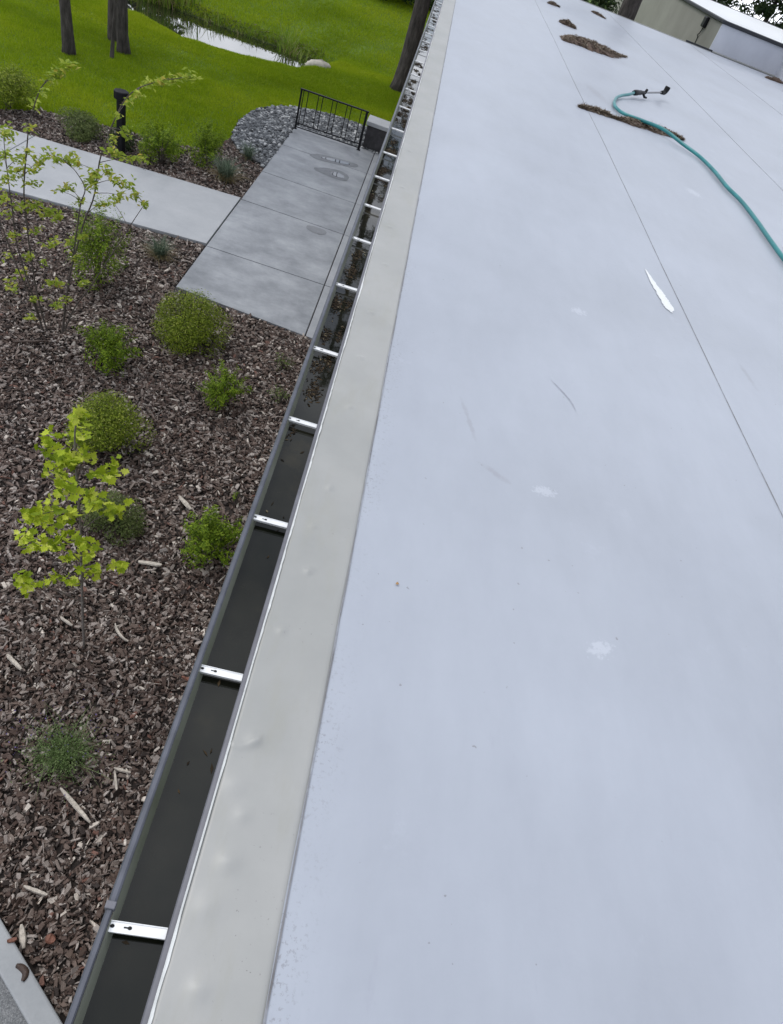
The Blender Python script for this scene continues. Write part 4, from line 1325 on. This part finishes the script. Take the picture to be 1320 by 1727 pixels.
# ------------------------------------------------------------------ trees
def pine(label, x, y, rad, H, crown0, seed, group, n_limb=46, reach=2.6, per=60, lean=(0, 0), z0=None, leaf=.30, cat='tree', mat=None, asp=.16):
    r = np.random.default_rng(seed)
    z0 = float(hz(x, y)) - .05 if z0 is None else z0
    root = thing('pine_tree', label, cat, (x, y, z0), group=group)
    t = np.linspace(0, 1, 26)
    zz = t ** 1.3 * H
    pathp = np.column_stack([lean[0] * t + .04 * np.sin(t * 9 + seed), lean[1] * t + .04 * np.cos(t * 7 + seed), zz])
    flare = 1 + .35 * np.exp(-zz / .25)
    MB().tube(pathp, rad * (1 - .85 * zz / H) * flare, 14, jit=.12).build('trunk', M_bark, root, smooth=True)
    lm = MB(); P = []
    for i in range(n_limb):
        u = (i + r.random()) / n_limb
        h = crown0 + (H - crown0) * u
        L = reach * (1 - .75 * u) * r.uniform(.6, 1.15)
        a = r.random() * 2 * PI
        b = np.array([np.interp(h, zz, pathp[:, 0]), np.interp(h, zz, pathp[:, 1]), h])
        tip = b + np.array([math.cos(a) * L, math.sin(a) * L, L * r.uniform(-.15, .35)])
        mid = (b + tip) / 2 + [0, 0, -.06 * L]
        c = spline([b, mid, tip], 6)
        lm.tube(c, np.linspace(rad * .18, .012, 6), 5)
        s = r.uniform(.3, 1.05, per)
        k = np.stack([np.interp(s, np.linspace(0, 1, 6), c[:, d_]) for d_ in range(3)], 1)
        P.append(k + r.normal(0, 1, (per, 3)) * [.20, .20, .11] * (.6 + .25 * L))
    lm.build('limbs', M_bark, root)
    P = np.concatenate(P)
    V, F = leaves(P, r.normal(0, 1, (len(P), 3)) + [0, 0, .8], leaf, asp, r)
    link('crown', mesh_np('crown', V, [F]), mat or L_conif, root)
    return root


G_ = 'pines on the lawn'
pine('thick grey pine trunk rising from the lawn right beside the gutter', -.60, 23.0, .235, 17.5, 6.5, 101, G_, 46, 2.5, 55)
pine('single slim pine trunk on the lawn, leftmost of the trunks', -7.46, 16.5, .115, 11, 5.0, 102, G_, 36, 1.9, 50)
pine('thicker pine trunk of the pair on the lawn, on the right', -6.78, 17.85, .125, 12, 5.5, 103, G_, 36, 2.0, 50)
pine('pine trunk half hidden behind its neighbour, on the left of the pair', -7.22, 18.5, .11, 11.5, 5.5, 104, G_, 36, 2.0, 50)
pine('very thin dark sapling trunk in front of the pair of pines', -6.72, 17.15, .038, 6.5, 4.2, 105, G_, 20, 1.0, 30)
q = sight(1057, 20, 27.0)
pine('thick dark trunk just behind the far end of the roof', q[0], q[1], .36, 15, 7.5, 106, 'trees behind the building', 40, 2.8, 60, z0=-.1)
for i, (x, y) in enumerate(((-13.4, 37), (-16.8, 38.5))):  # out-of-view evergreens, added so the pond's left end reflects dark
    pine(('unseen evergreen added beyond the pond to darken the left part of the water', 'unseen evergreen added farther left beyond the pond')[i], x, y, .22, 9, .3, 107 + i, 'unseen trees added behind the pond', 70, 2.6, 80, leaf=.5, asp=.35)
for i, (x, y, H) in enumerate(((17.5, 48, 9.5), (20.5, 50, 11), (24, 49, 10), (14.8, 52, 10))):
    pine(('dark conifer behind the raised wing, seen over its white roof', 'dark conifer at the top right corner behind the raised wing',
          'conifer behind the raised wing outside the right edge', 'brownish conifer behind the raised wing at its left')[i], x, y, .22, H, .4, 110 + i,
         'trees behind the building', 70, 3.0, 70, z0=-.05, leaf=.42, asp=.3)

shrub('hedge_shrub', 'dark glossy shrub at the top of the far lawn left of the thick trunk', -2.0, 33.5, 1.5, 1.5, 4500, .16, L_shrubdark, seed=51, z0=float(hz(-2.0, 33.5)) - .05)
shrub('hedge_shrub', 'dark shrub behind the thick trunk beside the gutter', .2, 34.2, 1.4, 1.6, 4500, .16, L_shrubdark, seed=52, z0=float(hz(.2, 34.2)) - .05)
shrub('hedge_shrub', 'dark shrub on the far lawn where the picture top cuts it', -4.2, 34.6, 1.5, 1.6, 4000, .16, L_shrubdark, seed=53, z0=float(hz(-4.2, 34.6)) - .05)
for i, (x, y, l) in enumerate(((4.75, 29.5, 'leafy shrub showing over the far roof edge left of the dark trunk'),)):
    shrub('hedge_shrub', l, x, y, 1.5, 5.2, 8000, .19, L_shrubdark, seed=55 + i, z0=-.1)
